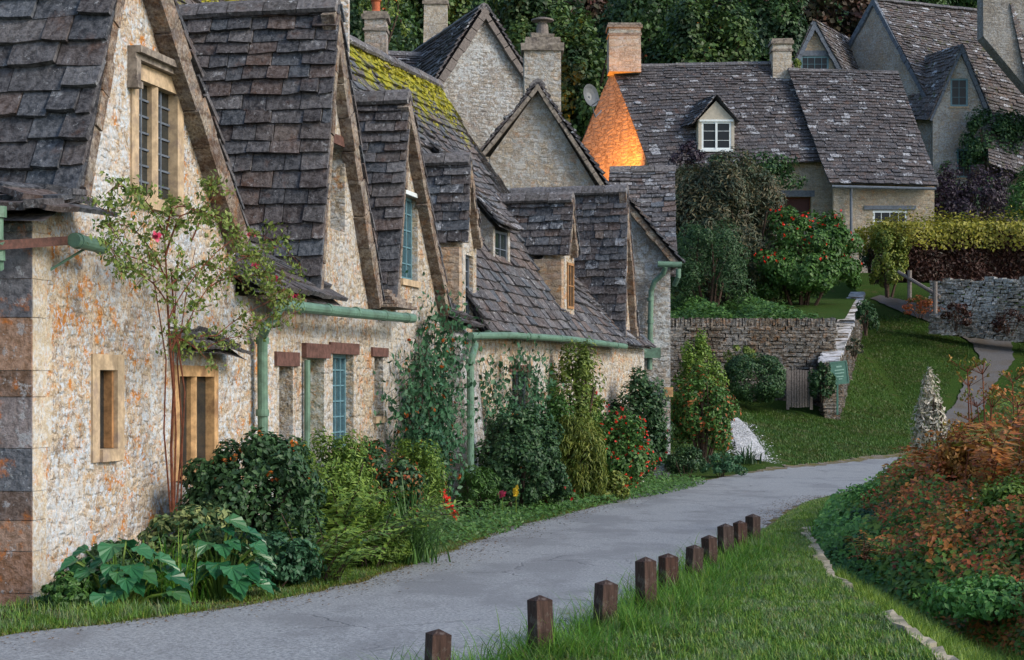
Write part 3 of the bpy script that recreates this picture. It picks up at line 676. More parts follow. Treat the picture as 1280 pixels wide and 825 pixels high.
ribbon('worn_earth', [G(*q) for q in [(950, 588), (1040, 577), (1140, 566)]], [G(*q) for q in [(950, 594), (1040, 584), (1140, 572)]], M['grit'], .006, 30, 4, wob=.2)
# garden soil beside the cottages
soilL = [FW(s, 0, 0, -.1) for s in np.linspace(-.5, 14.7, 12)] + [FW(s, 0, 1, -.1) for s in (1, 4, 8, 11.3)]
soilR = [Vector(p) - Vector((.28, 0, 0)) for p in RL[2:11]]
ribbon('garden_soil', soilL, soilR, M['soil'], .006, 60, 6, wob=.05)
# raised garden terrace behind the dry stone wall
TW = [P(838, 398, 57), P(1036, 398, 58), P(1050, 400, 60), P(1078, 372, 76)]
m = MB()
tp = [(-4, 57.2, 3.9), (P(1030, 400, 57.2).x, 57.2, 3.9), (P(1062, 370, 76).x, 76, 5.5), (P(1062, 370, 76).x, 84, 8.6), (-4, 84, 8.4), (-4, 70, 5.0)]
nx, ny = 12, 14; rows = []
for j in range(ny + 1):
    Y = 59.7 + j * 1.85; xr = .45 + interp(Y, [57, 76, 90], [P(1030, 400, 57.2).x, P(1060, 370, 76).x, P(1060, 370, 76).x + 1])
    rows.append([(lerp(-5, xr, i / nx), Y, interp(Y, [57, 62, 70, 76, 84, 90], [3.75, 4.0, 4.9, 5.5, 8.4, 9.6])) for i in range(nx + 1)])
sheet('garden_terrace', rows, M['turf'])
# small stones along the edge of the bank: kerb
kb = MB()
for Y in np.arange(8.6, 24, .33):
    x = ditch(0, Y); x2 = ditch(0, Y + .3)
    if 12.2 < Y < 13.9 or Y > 21.5: continue
    kb.beam((x, Y, gz(0, Y) + .07 + random.uniform(-.02, .01)), (x2, Y + .31, gz(0, Y) + .07 + random.uniform(-.02, .01)), .11 * random.uniform(.8, 1.2), .10, jit=.02)
o = kb.build('kerb', M['kerb_stone'], None, base=(2.6, 14, 0)); o['kind'] = 'structure'

# ------------------------------------------------------------------ the row of cottages
GBOT = -.7
def cottage(name, label, s, k): 
    p = FW(s, 0, k); p.z = gz(p.x, p.y); return empty(name, p, label, 'cottage', 'cottages joined in the stone row')
def mk_roof(house, patches, mat='tile_near', ridge=None, **kw):
    m = MB()
    for p in patches: tiles(m, *p, **kw)
    r = m.build('roof', M[mat], house)
    if ridge: c = MB(); ridge_caps(c, *ridge); c.build('ridge', M['mossy_cap'], r)
    return r
def main_patch(k, s0, s1, ez=2.62, rz=7.5, d=2.6, off=.24, rz1=None, s1t=None):
    return (FW(s0, ez, k, off), FW(s1, ez, k, off), FW(s0, rz, k, -d), FW(s1t if s1t is not None else s1, rz1 or rz, k, -d))
def back_shell(house, k, s0, s1, d=5.2, ez=2.6, rz=7.45, mat='row_stone', ends=(1, 1)):
    m = MB(); w = lambda s, z, o: FW(s, z, k, o)
    bar(m, w, s0, GBOT, s1, ez, -d - .3, -d)
    m.build('back_wall', M[mat], house)
    m = MB(); tiles(m, FW(s1, ez, k, -d - .4), FW(s0, ez, k, -d - .4), FW(s1, rz, k, -2.62), FW(s0, rz, k, -2.62), .5, (.6, .9))
    m.build('rear_roof', M['tile_near'], house)
def party(house, k, s, th, name, mat, ez=2.6, rz=7.4, d=5.2, flat=None):
    m = MB(); mp = lambda a, z, o: FW(s + o, z, k, -a)
    poly = [(0.02, GBOT), (d, GBOT), (d, ez), (2.6, rz), (0.02, ez)] if flat is None else [(.004, GBOT), (d, GBOT), (d, flat), (.004, flat)]
    wall_poly(m, poly, [], mp, th); return m.build(name, M[mat], house)
def sp(px, k=0, y=480): return S(W(px, y, 0, k), k)

# cottage one: the near gable
g1 = [(103, 245), (172, -140), (312, 296)]
g2 = [(400, 368), (424, 9), (479, 378)]
g3 = [(497, 375), (513, 124), (564, 386)]
s_c1, s_c2, s_c3 = sp(345), sp(577), sp(577)
c1 = cottage('stone_cottage', 'nearest stone cottage with orange lichen, tall gable with mullioned window at the left edge', 0, 0)
hw1 = hole(0, 171, 108, 220, 250); hs1 = hole(0, 122, 462, 145, 562); hl1 = hole(0, 222, 470, 266, 585)
L, A, Rr = gable_sz(0, *g1)
m = MB(); poly = [(0, GBOT), (s_c1, GBOT), (s_c1, 2.6), (Rr[0] + .02, 2.6), Rr, A, L, (L[0] - .1, 3.1), (0, 3.0)]
wall_poly(m, poly, [hw1, hs1, hl1], fr(0)); m.build('wall', M['near_stone'], c1)
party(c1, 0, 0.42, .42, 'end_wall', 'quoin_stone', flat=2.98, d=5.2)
window(c1, fr(0), hw1, lights=2, mat='dressed', bars=(4, 7), fw=.14, hood=True, label='upper window of two lights with weathered hood mould')
window(c1, fr(0), hs1, lights=1, mat='dressed', bars=None, fw=.13, depth=.07, label='small single window in a smooth stone frame')
w = window(c1, fr(0), hl1, lights=2, mat='dressed_warm', bars=None, fw=.10, label='low window behind the rose stem')
# the splayed oak lining seen inside the little window
b = MB(); bar(b, fr(0), hs1[2] - .04, hs1[1] + .01, hs1[2] - .004, hs1[3] - .01, -.19, -.02); b.build('lining', M['oak'], w)
b = MB(); tiles(b, FW(hl1[0] - .28, hl1[3] + .26, 0, .28), FW(hl1[2] + .34, hl1[3] + .20, 0, .28), FW(hl1[0] - .22, hl1[3] + .40, 0, -.02), FW(hl1[2] + .3, hl1[3] + .34, 0, -.02), .16, (.2, .4), .03); b.build('stone_canopy', M['tile_moss'], c1)
Lp, Ap, Rp = gable_roof(c1, 0, *g1, 5.4, off=.17, vh=.24, course=.215, tw=(.24, .5), th=.045, label='steep stone tiled roof of the near gable')
n0 = seg_n(0)
sw = MB(); q = FW(-.32, 2.98, 0, .26)
tiles(sw, q - n0 * 5.6 + Vector((0, 0, .15)), q, Lp - n0 * 5.4 + Vector((0, 0, .1)), Lp + Vector((.02, .03, .02)), .3, (.35, .7), .05)
tiles(sw, q, FW(L[0] + .28, 3.03, 0, .30), FW(-.1, 3.25, 0, -.3), Lp - n0 * .12, .2, (.4, .7), .05, base=False)
sw.build('swept_eaves', M['tile_near'], c1)
lo_a, lo_b = Rr[0] - .05, S(W(400, 368, 0, 0), 0) + .1
m = MB(); tiles(m, FW(lo_a, 2.62, 0, .24), FW(lo_b, 2.62, 0, .24), FW(lo_a - .1, 3.6, 0, -1.), FW(lo_b, 3.6, 0, -1.), .2, (.25, .5), .045); m.build('eaves_roof', M['tile_near'], c1)
mk_roof(c1, [(FW(Rr[0] - 1.2, 3.5, 0, -.98), FW(s_c1, 3.5, 0, -.98), FW(Rr[0] - 1.2, 7.5, 0, -2.6), FW(s_c1, 7.5, 0, -2.6))], ridge=(FW(Rr[0] - 1.2, 7.55, 0, -2.6), FW(s_c1, 7.55, 0, -2.6)), course=.2, th=.04)
back_shell(c1, 0, 0, s_c1)
# gutter piece and brackets at the near corner
b = MB(); a0, a1 = FW(-.5, 2.74, 0, -.02), FW(.42, 2.77, 0, .16); a1 = W(96, 300, .2, 0); a0 = W(0, 313, .1, 0)
b.beam(a0 + Vector((-.3, -.2, 0)), a1, .05, .07); b.build('iron_bracket', M['rust_iron'], c1)
b = MB(); e0, e1 = W(92, 300, .24, 0), W(130, 309, .24, 0); b.tube([e0, e1], .057, 14); b.tube([lerp(e0, e1, .1), lerp(e0, e1, .16)], .066, 14); b.tube([lerp(e0, e1, .86), lerp(e0, e1, .92)], .066, 14)
b.tube([FW(.3, 2.6, 0, .0), lerp(e0, e1, .6)], .012, 6); b.build('gutter_end', M['green_paint'], c1)
b = MB(); x0 = P(-4, 262, 13.3); b.tube([P(-4, 262, 13.3), P(-4, 300, 13.3)], .05, 12); b.tube([P(-4, 300, 13.3), P(-6, 318, 13.35), P(-5, 336, 13.4)], .06, 12)
b.tube([P(-4, 258, 13.3), P(-4, 272, 13.3)], .075, 12); b.tube([P(-5, 312, 13.35), P(-5, 326, 13.35)], .07, 12); b.build('downpipe', M['green_paint'], c1)

# corner stones: brown and blue grey blocks on the end face, pale ones turning onto the front
q1, q2 = MB(), MB(); z = -.2
while z < 2.9:
    h_ = random.uniform(.2, .42); z2 = min(z + h_ - .006, 2.95); l1 = random.choice((.30, .42)); j = random.uniform(0, .006)
    bar(q1, lambda a, zz, o: FW(-.006 - o, zz, 0, -a), -.006, z, .6 + l1, z2, -.01, .008 + j)
    bar(q2, fr(0), -.003, z, l1 * .75, z2, -.01, .006 + j); z += h_
q1.build('end_quoins', M['quoin_blocks'], c1); q2.build('front_quoins', M['corner_blocks'], c1)
# cottage two: two gables
c2 = cottage('stone_cottage', 'second stone cottage with two steep gables and a blue leaded casement beside dark door recess', s_c1, 0)
h_g2 = hole(0, 413, 182, 431, 288); h_g3 = hole(0, 502, 245, 522, 350)
h1 = hole(0, 349, 458, 366, 560); hd = hole(0, 384, 448, 405, 600); hb = hole(0, 416, 443, 442, 560); hs = hole(0, 468, 446, 479, 520)
hd = (hd[0], gz(0, 22) + .05, hd[2], hd[3])
Lb, Ab, Rb = gable_sz(0, *g2); Lc, Ac, Rc = gable_sz(0, *g3)
m = MB(); poly = [(s_c1, GBOT), (s_c2, GBOT), (s_c2, 2.62), (Rc[0], 2.62), Rc, Ac, Lc, (Lc[0], 2.62), (Rb[0], 2.62), Rb, Ab, Lb, (Lb[0], 2.6), (s_c1, 2.6)]
wall_poly(m, poly, [h_g2, h_g3, h1, hd, hb, hs], fr(0)); m.build('wall', M['row_stone'], c2)
window(c2, fr(0), h_g2, 'frame', mat='lead', bars=(2, 4), lintel=('lintel_wood', .12), sill=False, depth=.24, label='dark gable window under an oak lintel')
window(c2, fr(0), h_g3, 'frame', mat='blue_paint', bars=(3, 5), lintel=('white_paint', .06), glass='glass_blue', depth=.08, label='blue leaded gable casement with pale board above')
window(c2, fr(0), h1, 'frame', mat='lintel_wood', bars=None, lintel=('lintel_wood', .16), depth=.3, label='narrow recess under a dark lintel')
window(c2, fr(0), hb, 'frame', mat='blue_paint', bars=(4, 6), lintel=('lintel_wood', .14), glass='glass_blue', depth=.1, label='ground floor blue leaded casement')
window(c2, fr(0), hs, 'frame', mat='lintel_wood', bars=None, lintel=('lintel_wood', .12), depth=.26, label='narrow slit window')
b = MB(); bar(b, fr(0), hd[0], hd[1], hd[2] - .02, hd[3] - .02, -.34, -.28); d = b.build('door', M['green_wood'], c2)
b = MB(); bar(b, fr(0), hd[0] - .2, hd[3] + .003, hd[2] + .08, hd[3] + .17, -.2, .06); b.build('lintel', M['lintel_wood'], d)
b = MB(); b.lathe(FW(hd[0] + .1, 1.0, 0, -.26), [(.02, -.02), (.03, 0), (.02, .02)]); b.build('handle', M['rust_iron'], d)
gable_roof(c2, 0, *g2, 4.2, off=.15, vh=.2, course=.185, tw=(.2, .42), th=.038, label='larger gable roof of grey blue stone tiles')
gable_roof(c2, 0, *g3, 3.6, off=.15, vh=.17, course=.17, tw=(.2, .4), th=.035, mat='tile_near', label='smaller gable roof beside the mossy slope')
mk_roof(c2, [main_patch(0, lo_b - .1, s_c2 + .0, 2.7, off=-.12)], 'tile_moss', (FW(s_c1, 7.55, 0, -2.6), FW(s_c2, 7.55, 0, -2.6)), course=.2)
m = MB(); tiles(m, FW(Rc[0] - .1, 2.56, 0, .26), FW(s_c2 + .1, 2.54, 0, .26), FW(Rc[0] - .1, 2.95, 0, -.16), FW(s_c2 + .1, 2.95, 0, -.16), .14, (.25, .5), .045); m.build('eaves_roof', M['tile_near'], c2)
back_shell(c2, 0, s_c1, s_c2)
b = MB(); b.tube([W(350, 381, .32, 0), W(430, 390, .32, 0), W(516, 398, .32, 0)], .062, 12)
for x in (375, 410, 445, 480, 508): p = W(x, 381 + (x - 350) * .103, .32, 0); b.tube([p - Vector((.01, .03, 0)), p + Vector((.01, .03, 0))], .071, 12)
b.build('gutter', M['green_paint'], c2)
b = MB(); b.tube([W(350, 384, .32, 0), W(343, 396, .30, 0), W(333, 408, .22, 0), W(328, 420, .14, 0), W(328, 440, .12, 0), W(329, 620, .12, 0)], .055, 12)
for y in (430, 520): p = W(328, y, .12, 0); b.tube([p, p + Vector((0, 0, .07))], .07, 12)
b.build('downpipe', M['green_paint'], c2)
b = MB(); b.tube([W(384, 450, .06, 0), W(384, 600, .06, 0)], .035, 10); b.build('downpipe', M['green_paint'], c2)
# stepped stone slabs where the gables meet the eaves
for (x, y) in ((344, 374), (492, 384)):
    b = MB(); p = W(x, y, .1, 0); s = S(p, 0)
    for i in range(5): bar(b, fr(0), s - .55 + i * .06, p.z - .02 + i * .05, s + .45 - i * .08, p.z + .02 + i * .05, -.3, .30 - i * .05)
    b.build('eaves_slabs', M['verge'], c2)

# stone buttress between cottages two and three
bt = MB(); sb = sp(560); se = sp(582)
mp = fr(0); bt.hexa([mp(sb, GBOT, 0), mp(se, GBOT, 0), mp(se, GBOT, .45), mp(sb, GBOT, .45)], [mp(sb, 2.55, 0), mp(se, 2.55, 0), mp(se, 2.4, .16), mp(sb, 2.4, .16)])
o = bt.build('buttress', M['grey_stone'], c2)

# cottage three: mossy main roof, upright dormer and a catslide dormer
c3 = cottage('stone_cottage', 'third stone cottage under the big yellow mossed roof with narrow brick cheeked dormers', s_c3, 0)
g4 = [(585, 302), (589, 200), (603, 306)]
sB = S(W(590, 400, 0, 0), 0); s1e = sp(705, 1)
m = MB(); L4, A4, R4 = gable_sz(0, *g4, .1); hw4 = hole(0, 591, 312, 597, 380)
L4 = (L4[0] + .05, L4[1]); hw4 = (L4[0] + .2, 2.75, R4[0] - .25, L4[1] - .12)
poly = [(s_c3, GBOT), (sB + .9, GBOT), (sB + .9, 2.5), (R4[0], 2.5), R4, A4, L4, (L4[0], 2.5), (s_c3, 2.5)]
wall_poly(m, poly, [hw4], fr(0))
hA = hole(1, 640, 470, 660, 540); hA = (hA[0], 1.0, hA[2], 1.9)
wall_poly(m, [(-.02, GBOT), (s1e, GBOT), (s1e, 2.48), (-.02, 2.48)], [hA], fr(1)); m.build('wall', M['row_stone'], c3)
window(c3, fr(1), hA, 'frame', mat='lead', bars=(2, 3), lintel=('lintel_wood', .12))
window(c3, fr(0), hw4, 'frame', mat='lead', bars=(2, 4), sill=False, depth=.06, label='dormer window in the brick cheeked dormer')
m = MB(); mpc = lambda a, z, o: FW(L4[0] + .02 + o, z, 0, -a); wall_poly(m, [(0.01, 2.4), (1.7, 2.4), (1.7, L4[1] - .03), (0.01, L4[1] - .03)], [], mpc, .2); m.build('dormer_cheek', M['warm_brick'], c3)
gable_roof(c3, 0, *g4, 2.0, off=.12, vh=.13, course=.15, tw=(.2, .4), th=.03, mat='tile_mid')
mk_roof(c3, [main_patch(0, s_c3, R4[0], 2.62, off=-.12), main_patch(0, R4[0], sB + .02, 2.5), main_patch(1, -.02, 5.4, 2.5), main_patch(1, 5.4, 8.6, 2.5, rz=7.5, rz1=6.2, s1t=8.4)], 'tile_moss',
        (FW(s_c3, 7.55, 0, -2.6), FW(5.4, 7.55, 1, -2.6)), course=.19)
back_shell(c3, 0, s_c3, sB, ez=2.5); back_shell(c3, 1, 0, s1e, ez=2.5)
def moss_pts(n, k, s0, s1):
    s = rng.uniform(s0, s1, n); u = 1 - rng.uniform(0, 1, n) ** 1.7 * .75; g = np.sin(s * 2.2 + u * 3) + .8 * np.sin(s * 5.1 - u * 7) + .7 * np.sin(s * 11 + u * 15); kp = g + (u - .72) * 6 + rng.normal(0, .35, n) > .35; s, u = s[kp], u[kp]
    return np.array([tuple(FW(a_, 2.62 + (7.5 - 2.62) * b_, k, -.1 - 2.5 * b_ + .07)) for a_, b_ in zip(s, u)])
for hs_e, kk, sa, sz_ in ((c2, 0, 8.5, s_c2), (c3, 0, s_c2, sB), (c3, 1, 0, 5.3)):
    pm = moss_pts(9000, kk, sa, sz_)
    V_, F_ = leaf_arrays(pm + rng.normal(0, .012, pm.shape), .075 * rng.uniform(.5, 1.3, len(pm)), np.tile(np.array(seg_n(kk))[None] + np.array([[0, 0, .8]]), (len(pm), 1)) + rng.normal(0, .5, pm.shape), rng.normal(0, 1, pm.shape), .8)
    mo = mesh_obj('moss', V_, F_, M['moss'], hs_e); mo['kind'] = 'stuff'
# catslide dormer
kd = 1; sd = S(ray_plane(619, 300, FW(0, 0, 1, -.5), seg_n(1)), 1); zt = 4.45; wdt = .85
m = MB(); mpd = lambda a, z, o: FW(sd + o, z, kd, -a); wall_poly(m, [(.5, 3.3), (1.6, 4.6), (1.25, 5.3), (.5, zt)], [], mpd, .12); m.build('dormer_cheek', M['mid_stone'], c3)
m = MB(); mpd = lambda a, z, o: FW(sd + wdt + o, z, kd, -a); wall_poly(m, [(.5, 3.3), (1.6, 4.6), (1.25, 5.3), (.5, zt)], [], mpd, .12); m.build('dormer_cheek', M['mid_stone'], c3)
m = MB(); tiles(m, FW(sd - .28, zt + .0, kd, -.32), FW(sd + wdt + .15, zt, kd, -.32), FW(sd - .35, 5.9, kd, -1.6), FW(sd + wdt + .2, 5.9, kd, -1.6), .15, (.2, .38), .03)
dr = m.build('dormer_roof', M['tile_mid'], c3)
m = MB(); mpf = lambda s, z, o: FW(s, z, kd, -.5 + o); window(c3, mpf, (sd + .01, 3.45, sd + wdt - .12, zt - .05), 'frame', mat='lead', bars=(2, 3), sill=False, depth=.02, label='catslide dormer window')
b = MB(); b.tube([W(588, 420, .3, 0), W(640, 419, .3, 1), W(712, 424, .3, 1), W(782, 433, .3, 1)], .058, 12)
for x, y in ((610, 418), (660, 420), (700, 423), (740, 428), (770, 432)): p = W(x, y, .3, 1); b.tube([p - Vector((.01, .03, 0)), p + Vector((.01, .03, 0))], .068, 12)
b.build('gutter', M['green_paint'], c3)
b = MB(); b.tube([W(594, 421, .3, 0), W(594, 432, .28, 0), W(590, 446, .5, 0), W(588, 458, .5, 0), W(588, 600, .5, 0), W(588, 625, .5, 0)], .055, 12)
for y in (455, 520): p = W(588, y, .5, 0); b.tube([p, p + Vector((0, 0, .08))], .07, 12)
b.build('downpipe', M['green_paint'], c3)

# cottage four: small dormer and tall gable
c4 = cottage('stone_cottage', 'fourth stone cottage with wide tiled gable and warm brick dormer', s1e, 1)
g5 = [(712, 318), (717, 248), (724, 320)]; g6 = [(782, 425), (785, 238), (799, 428)]
s4 = sp(800, 1); L5, A5, R5 = gable_sz(1, *g5, .1); L6, A6, R6 = gable_sz(1, *g6, .12)
m = MB(); poly = [(s1e, GBOT), (s4, GBOT), (s4, 2.5), R6, A6, L6, (L6[0], 2.5), (R5[0], 2.5), R5, A5, L5, (L5[0], 2.5), (s1e, 2.5)]
poly = [(s1e, GBOT), (s4 + .4, GBOT), (s4 + .4, 2.48), (R6[0], 2.5), R6, A6, L6, (L6[0], 2.48), (R5[0], 2.48), R5, A5, L5, (L5[0], 2.48), (s1e, 2.48)]
wall_poly(m, poly, [], fr(1)); m.build('wall', M['row_stone'], c4)
m = MB(); mpc = lambda a, z, o: FW(L5[0] + .03 + o, z, 1, -a); wall_poly(m, [(0.01, 2.3), (2.4, 2.3), (2.4, L5[1] - .03), (0.01, L5[1] - .03)], [], mpc, .2); m.build('dormer_cheek', M['warm_brick'], c4)
gable_roof(c4, 1, *g5, 2.3, off=.14, vh=.12, course=.15, tw=(.2, .36), th=.03, mat='tile_mid', label='small dormer roof spotted with pale lichen')
gable_roof(c4, 1, *g6, 3.4, off=.14, vh=.15, course=.17, tw=(.2, .4), th=.032, mat='tile_mid', label='wide gable roof below the grey house gable')
mk_roof(c4, [main_patch(1, s1e, s4 + .3, 2.5, rz=5.3, d=2.2)], 'tile_mid', course=.18)
back_shell(c4, 1, s1e, s4, ez=2.5, rz=5.3)
hw = (L5[0] + .15, L5[1] - .95, R5[0] - .1, L5[1] - .08); window(c4, lambda s, z, o: FW(s, z, 1, .03 + o), hw, 'frame', mat='oak', bars=(2, 2), sill=False, depth=0)

# wing at the far end of the row, its gable turned to the road
c5 = empty('stone_cottage', P(812, 576, 41), 'end cottage of the row with green drainpipe on grey rubble wall', 'cottage', 'cottages joined in the stone row')
YW = 41.
mpw = lambda x, z, o: Vector((x, YW - o, z))
def wx(px, Y=YW): return (px - HX) / F * Y
def wz(py, Y=YW): return EYE + (HY - py) / F * Y
m = MB(); wall_poly(m, [(wx(770), GBOT), (wx(838), GBOT), (wx(838), wz(322)), (wx(786), wz(256)), (wx(770), wz(262))], [], mpw, .4)
wall_poly(m, [(YW + .41, GBOT), (YW + 6, GBOT), (YW + 6, wz(322)), (YW + .41, wz(322))], [], lambda y, z, o: Vector((wx(838) + o - .003, y, z)), .3)
m.build('wall', M['grey_stone'], c5)
m = MB(); a = Vector((wx(851), YW - .35, wz(330))); bq = Vector((wx(851), YW + 3, wz(330))); t0 = Vector((wx(783), YW - .35, wz(252))); t1 = Vector((wx(783), YW + 3, wz(252)))
tiles(m, a, bq, t0, t1, .2, (.25, .45), .04)
m.build('lean_roof', M['tile_mid'], c5)
m = MB(); verge_board(m, Vector((wx(850), YW - .3, wz(331))), Vector((wx(784), YW - .3, wz(253))), Vector((0, -1, 0)), .3, .14, 7); m.build('verge', M['verge'], c5)
m = MB(); tiles(m, P(760, 345, 42.2), P(846, 345, 42.2), P(762, 214, 45.2), P(843, 212, 45.2), .19, (.22, .42), .035)
tiles(m, P(846, 345, 48.2), P(760, 345, 48.2), P(843, 212, 45.25), P(762, 214, 45.25), .5, (.6, .9), .035)
r = m.build('roof', M['tile_mid'], c5); c = MB(); ridge_caps(c, P(762, 211, 45.2), P(844, 209, 45.2), .18, .6); c.build('ridge', M['mossy_cap'], r)
m = MB(); xe = P(842, 345, 42.2).x; wall_poly(m, [(42.3, wz(345, 42.3) - 3), (48, wz(345, 42.3) - 3), (48, wz(340, 42.3)), (45.2, wz(214, 45.2)), (42.3, wz(340, 42.3))], [], lambda y, z, o: Vector((xe + o - .1, y, z)), .3); m.build('end_wall', M['grey_stone'], c5)
b = MB(); b.tube([P(822, 330, 40.6), P(852, 331, 40.6)], .07, 12); b.tube([P(832, 333, 40.6), P(829, 342, 40.7), P(818, 352, 40.8), P(814, 364, 40.85), P(813, 400, 40.85), P(812, 462, 40.85)], .062, 12)
b.box(P(813, 441, 40.8), (.46, .16, .24)); b.tube([P(848, 336, 40.6), P(848, 346, 40.6), P(843, 356, 40.8)], .06, 10)
for y in (372, 400, 425): b.tube([P(813, y, 40.85), P(813, y + 4, 40.85)], .08, 12)
b.tube([P(806, 440, 39.8), P(796, 436, 39.6), P(780, 433, 39.4)], .06, 10)
b.build('drainpipe', M['green_paint'], c5)
b = MB(); bar(b, mpw, wx(830), wz(496), wx(841), wz(484), -.1, .08); b.build('string_stone', M['dressed_warm'], c5)
# ------------------------------------------------------------------ houses further up the hill
def chimney(house, px, y0, y1, w, Y, mat, dep=1.0, cap=True, pot=None, label=None):
    k = Y / F; c = P(px, (y0 + y1) / 2, Y); h = (y1 - y0) * k; W_ = w * k; m = MB()
    m.box(c - Vector((0, 0, .0)), (W_, W_ * dep, h), jit=.02)
    o = m.build('chimney', M[mat], house)
    if label: o['label'] = label
    if cap:
        m = MB(); t = c.z + h / 2
        for dz, e, hh in ((-.38, .10, .1), (.0, .16, .14), (.135, .06, .1)): m.box((c.x, c.y, t + dz), (W_ + e, W_ * dep + e, hh), jit=.015)
        m.build('cap', M['hood_stone'], o)
    if pot: m = MB(); m.lathe((c.x, c.y, c.z + h / 2 + .15), [(.16, 0), (.17, .08), (.13, .12), (.13, .38), (.17, .42), (.16, .46)]); m.build('pot', M[pot], o)
    return o
# tall grey gable house
a = P(603, 10, 52); ax = Vector((-.318, .948, 0)).normalized(); pn = ax
hA = empty('gabled_house', Vector((a.x, a.y, 2)), 'tall grey stone house with blank gable rising behind the mossy roof', 'house')
Lh, Rh = ray_plane(488, 188, a, pn), ray_plane(742, 228, a, pn); mxy = (Rh - Lh); mxy.z = 0; mxy.normalize()
def lmap(s, z, o): return Vector((a.x, a.y, 0)) + mxy * s + Vector((0, 0, z)) - ax * o
sl = (Lh - a).dot(mxy); sr = (Rh - a).dot(mxy)
m = MB(); wall_poly(m, [(sl + .2, 1), (sr - .2, 1), (sr - .2, Rh.z), (0, a.z - .1), (sl + .2, Lh.z)], [], lmap); m.build('gable_wall', M['grey_stone'], hA)
m = MB(); f = -ax * .2; bk = ax * 11
tiles(m, Lh + bk, Lh + f, a + bk, a + f, .22, (.25, .5), .04, sag=.05); tiles(m, Rh + f, Rh + bk, a + f, a + bk, .22, (.25, .5), .05, sag=.05)
r = m.build('roof', M['tile_far'], hA); c = MB(); ridge_caps(c, a + f + Vector((0, 0, .05)), a + bk + Vector((0, 0, .05)), .2, .6); c.build('ridge', M['mossy_cap'], r)
m = MB(); verge_board(m, Lh + f, a + f, -ax, .2, .22, 14); verge_board(m, Rh + f, a + f, -ax, .2, .16, 14); m.build('verge', M['grey_wood'], r)
for s_, nm in ((sl + .2, 1), (sr - .2, -1)):
    m = MB(); wall_poly(m, [(0.02, 1), (11, 1), (11, Lh.z), (0.02, Lh.z)], [], lambda y, z, o, s_=s_: Vector((a.x, a.y, 0)) + mxy * (s_ + o) + ax * y + Vector((0, 0, z)), .3); m.build('side_wall', M['grey_stone'], hA)
chimney(hA, 545, -8, 62, 29, 60, 'chimney_stone', 1., label='slim pale stone chimney')
# broad chimney with a metal cowl in front of the grey gable
o = chimney(hA, 678, 62, 240, 47, 47, 'mid_stone', .9, cap=False, label='broad stone chimney with metal cowl')
m = MB(); t = P(678, 62, 47); m.box((t.x, t.y, t.z), (1.12, 1.02, .2), jit=.03); m.box((t.x, t.y, t.z + .18), (.95, .86, .18), jit=.03); m.box((t.x, t.y, t.z + .32), (.6, .55, .14), jit=.03); m.build('cap', M['hood_stone'], o)
m = MB(); m.lathe((t.x, t.y, t.z + .38), [(.17, 0), (.15, .28), (.12, .3), (.12, .36), (.3, .38), (.3, .42), (.16, .46)]); m.build('cowl', M['grey_wood'], o)
# low roofs beyond the mossy ridge with the brick chimney
hC = empty('low_house', P(480, 120, 56), 'low roofed house with small brick chimney behind the mossy ridge', 'house')
m = MB(); tiles(m, P(440, 150, 54), P(560, 150, 54), P(440, 66, 57), P(540, 70, 57), .22, (.3, .5), .04); tiles(m, P(560, 150, 61), P(440, 150, 61), P(540, 70, 57.05), P(440, 66, 57.05), .6, (.6, .9), .04)
r = m.build('roof', M['tile_far'], hC); c = MB(); ridge_caps(c, P(440, 64, 57), P(540, 68, 57), .2, .6); c.build('ridge', M['mossy_cap'], r)
m = MB(); x0, x1 = P(440, 150, 54.3).x, P(560, 150, 54.3).x; zt_ = P(440, 152, 54.3).z; m.box(((x0 + x1) / 2, 57.5, zt_ / 2 + .5), (x1 - x0, 6, zt_ - .9)); m.build('wall', M['mid_stone'], hC)
chimney(hC, 470, 24, 70, 27, 55, 'chimney_brick', 1., pot='terracotta', label='small brick and stone chimney with clay pot')
# chimney rising from the front row roof right of the second gable
chimney(c2, 431, -40, 70, 11, 27, 'near_stone', 2.2, cap=False)
# mid stone gable
aB = P(672, 106, 43); hB = empty('gabled_house', P(672, 500, 43), 'brown grey rubble gable with dark verges, in front of the broad chimney', 'house')
LB, RB = P(600, 196, 43), P(775, 262, 43)
m = MB(); mpb = lambda x, z, o: Vector((x, 43 - o, z)); wall_poly(m, [(LB.x + .25, .5), (RB.x - .25, .5), (RB.x - .25, RB.z), (aB.x, aB.z - .15), (LB.x + .25, LB.z)], [], mpb); m.build('gable_wall', M['mid_stone'], hB)
m = MB(); f = Vector((0, -.25, 0)); bk = Vector((-.3, 6.5, 0))
LB2 = LB + Vector((-.9, 0, -1.1))
tiles(m, LB2 + bk, LB2 + f, aB + bk, aB + f, .2, (.25, .45), .045, sag=.04); tiles(m, RB + f, RB + bk, aB + f, aB + bk, .2, (.25, .45), .05, sag=.04)
r = m.build('roof', M['tile_far'], hB); c = MB(); ridge_caps(c, aB + f + Vector((0, 0, .06)), aB + bk + Vector((0, 0, .06)), .2, .5); c.build('ridge', M['mossy_cap'], r)
m = MB(); verge_board(m, LB2 + f, aB + f, Vector((0, -1, 0)), .25, .09, 10); verge_board(m, RB + f, aB + f, Vector((0, -1, 0)), .25, .09, 10); m.build('verge', M['hood_stone'], r)
for X_ in (LB.x + .25, RB.x - .25):
    m = MB(); wall_poly(m, [(43.02, .5), (49, .5), (49, RB.z if X_ > aB.x else LB.z), (43.02, RB.z if X_ > aB.x else LB.z)], [], lambda y, z, o, X_=X_: Vector((X_ + o, y, z)), .3); m.build('side_wall', M['mid_stone'], hB)

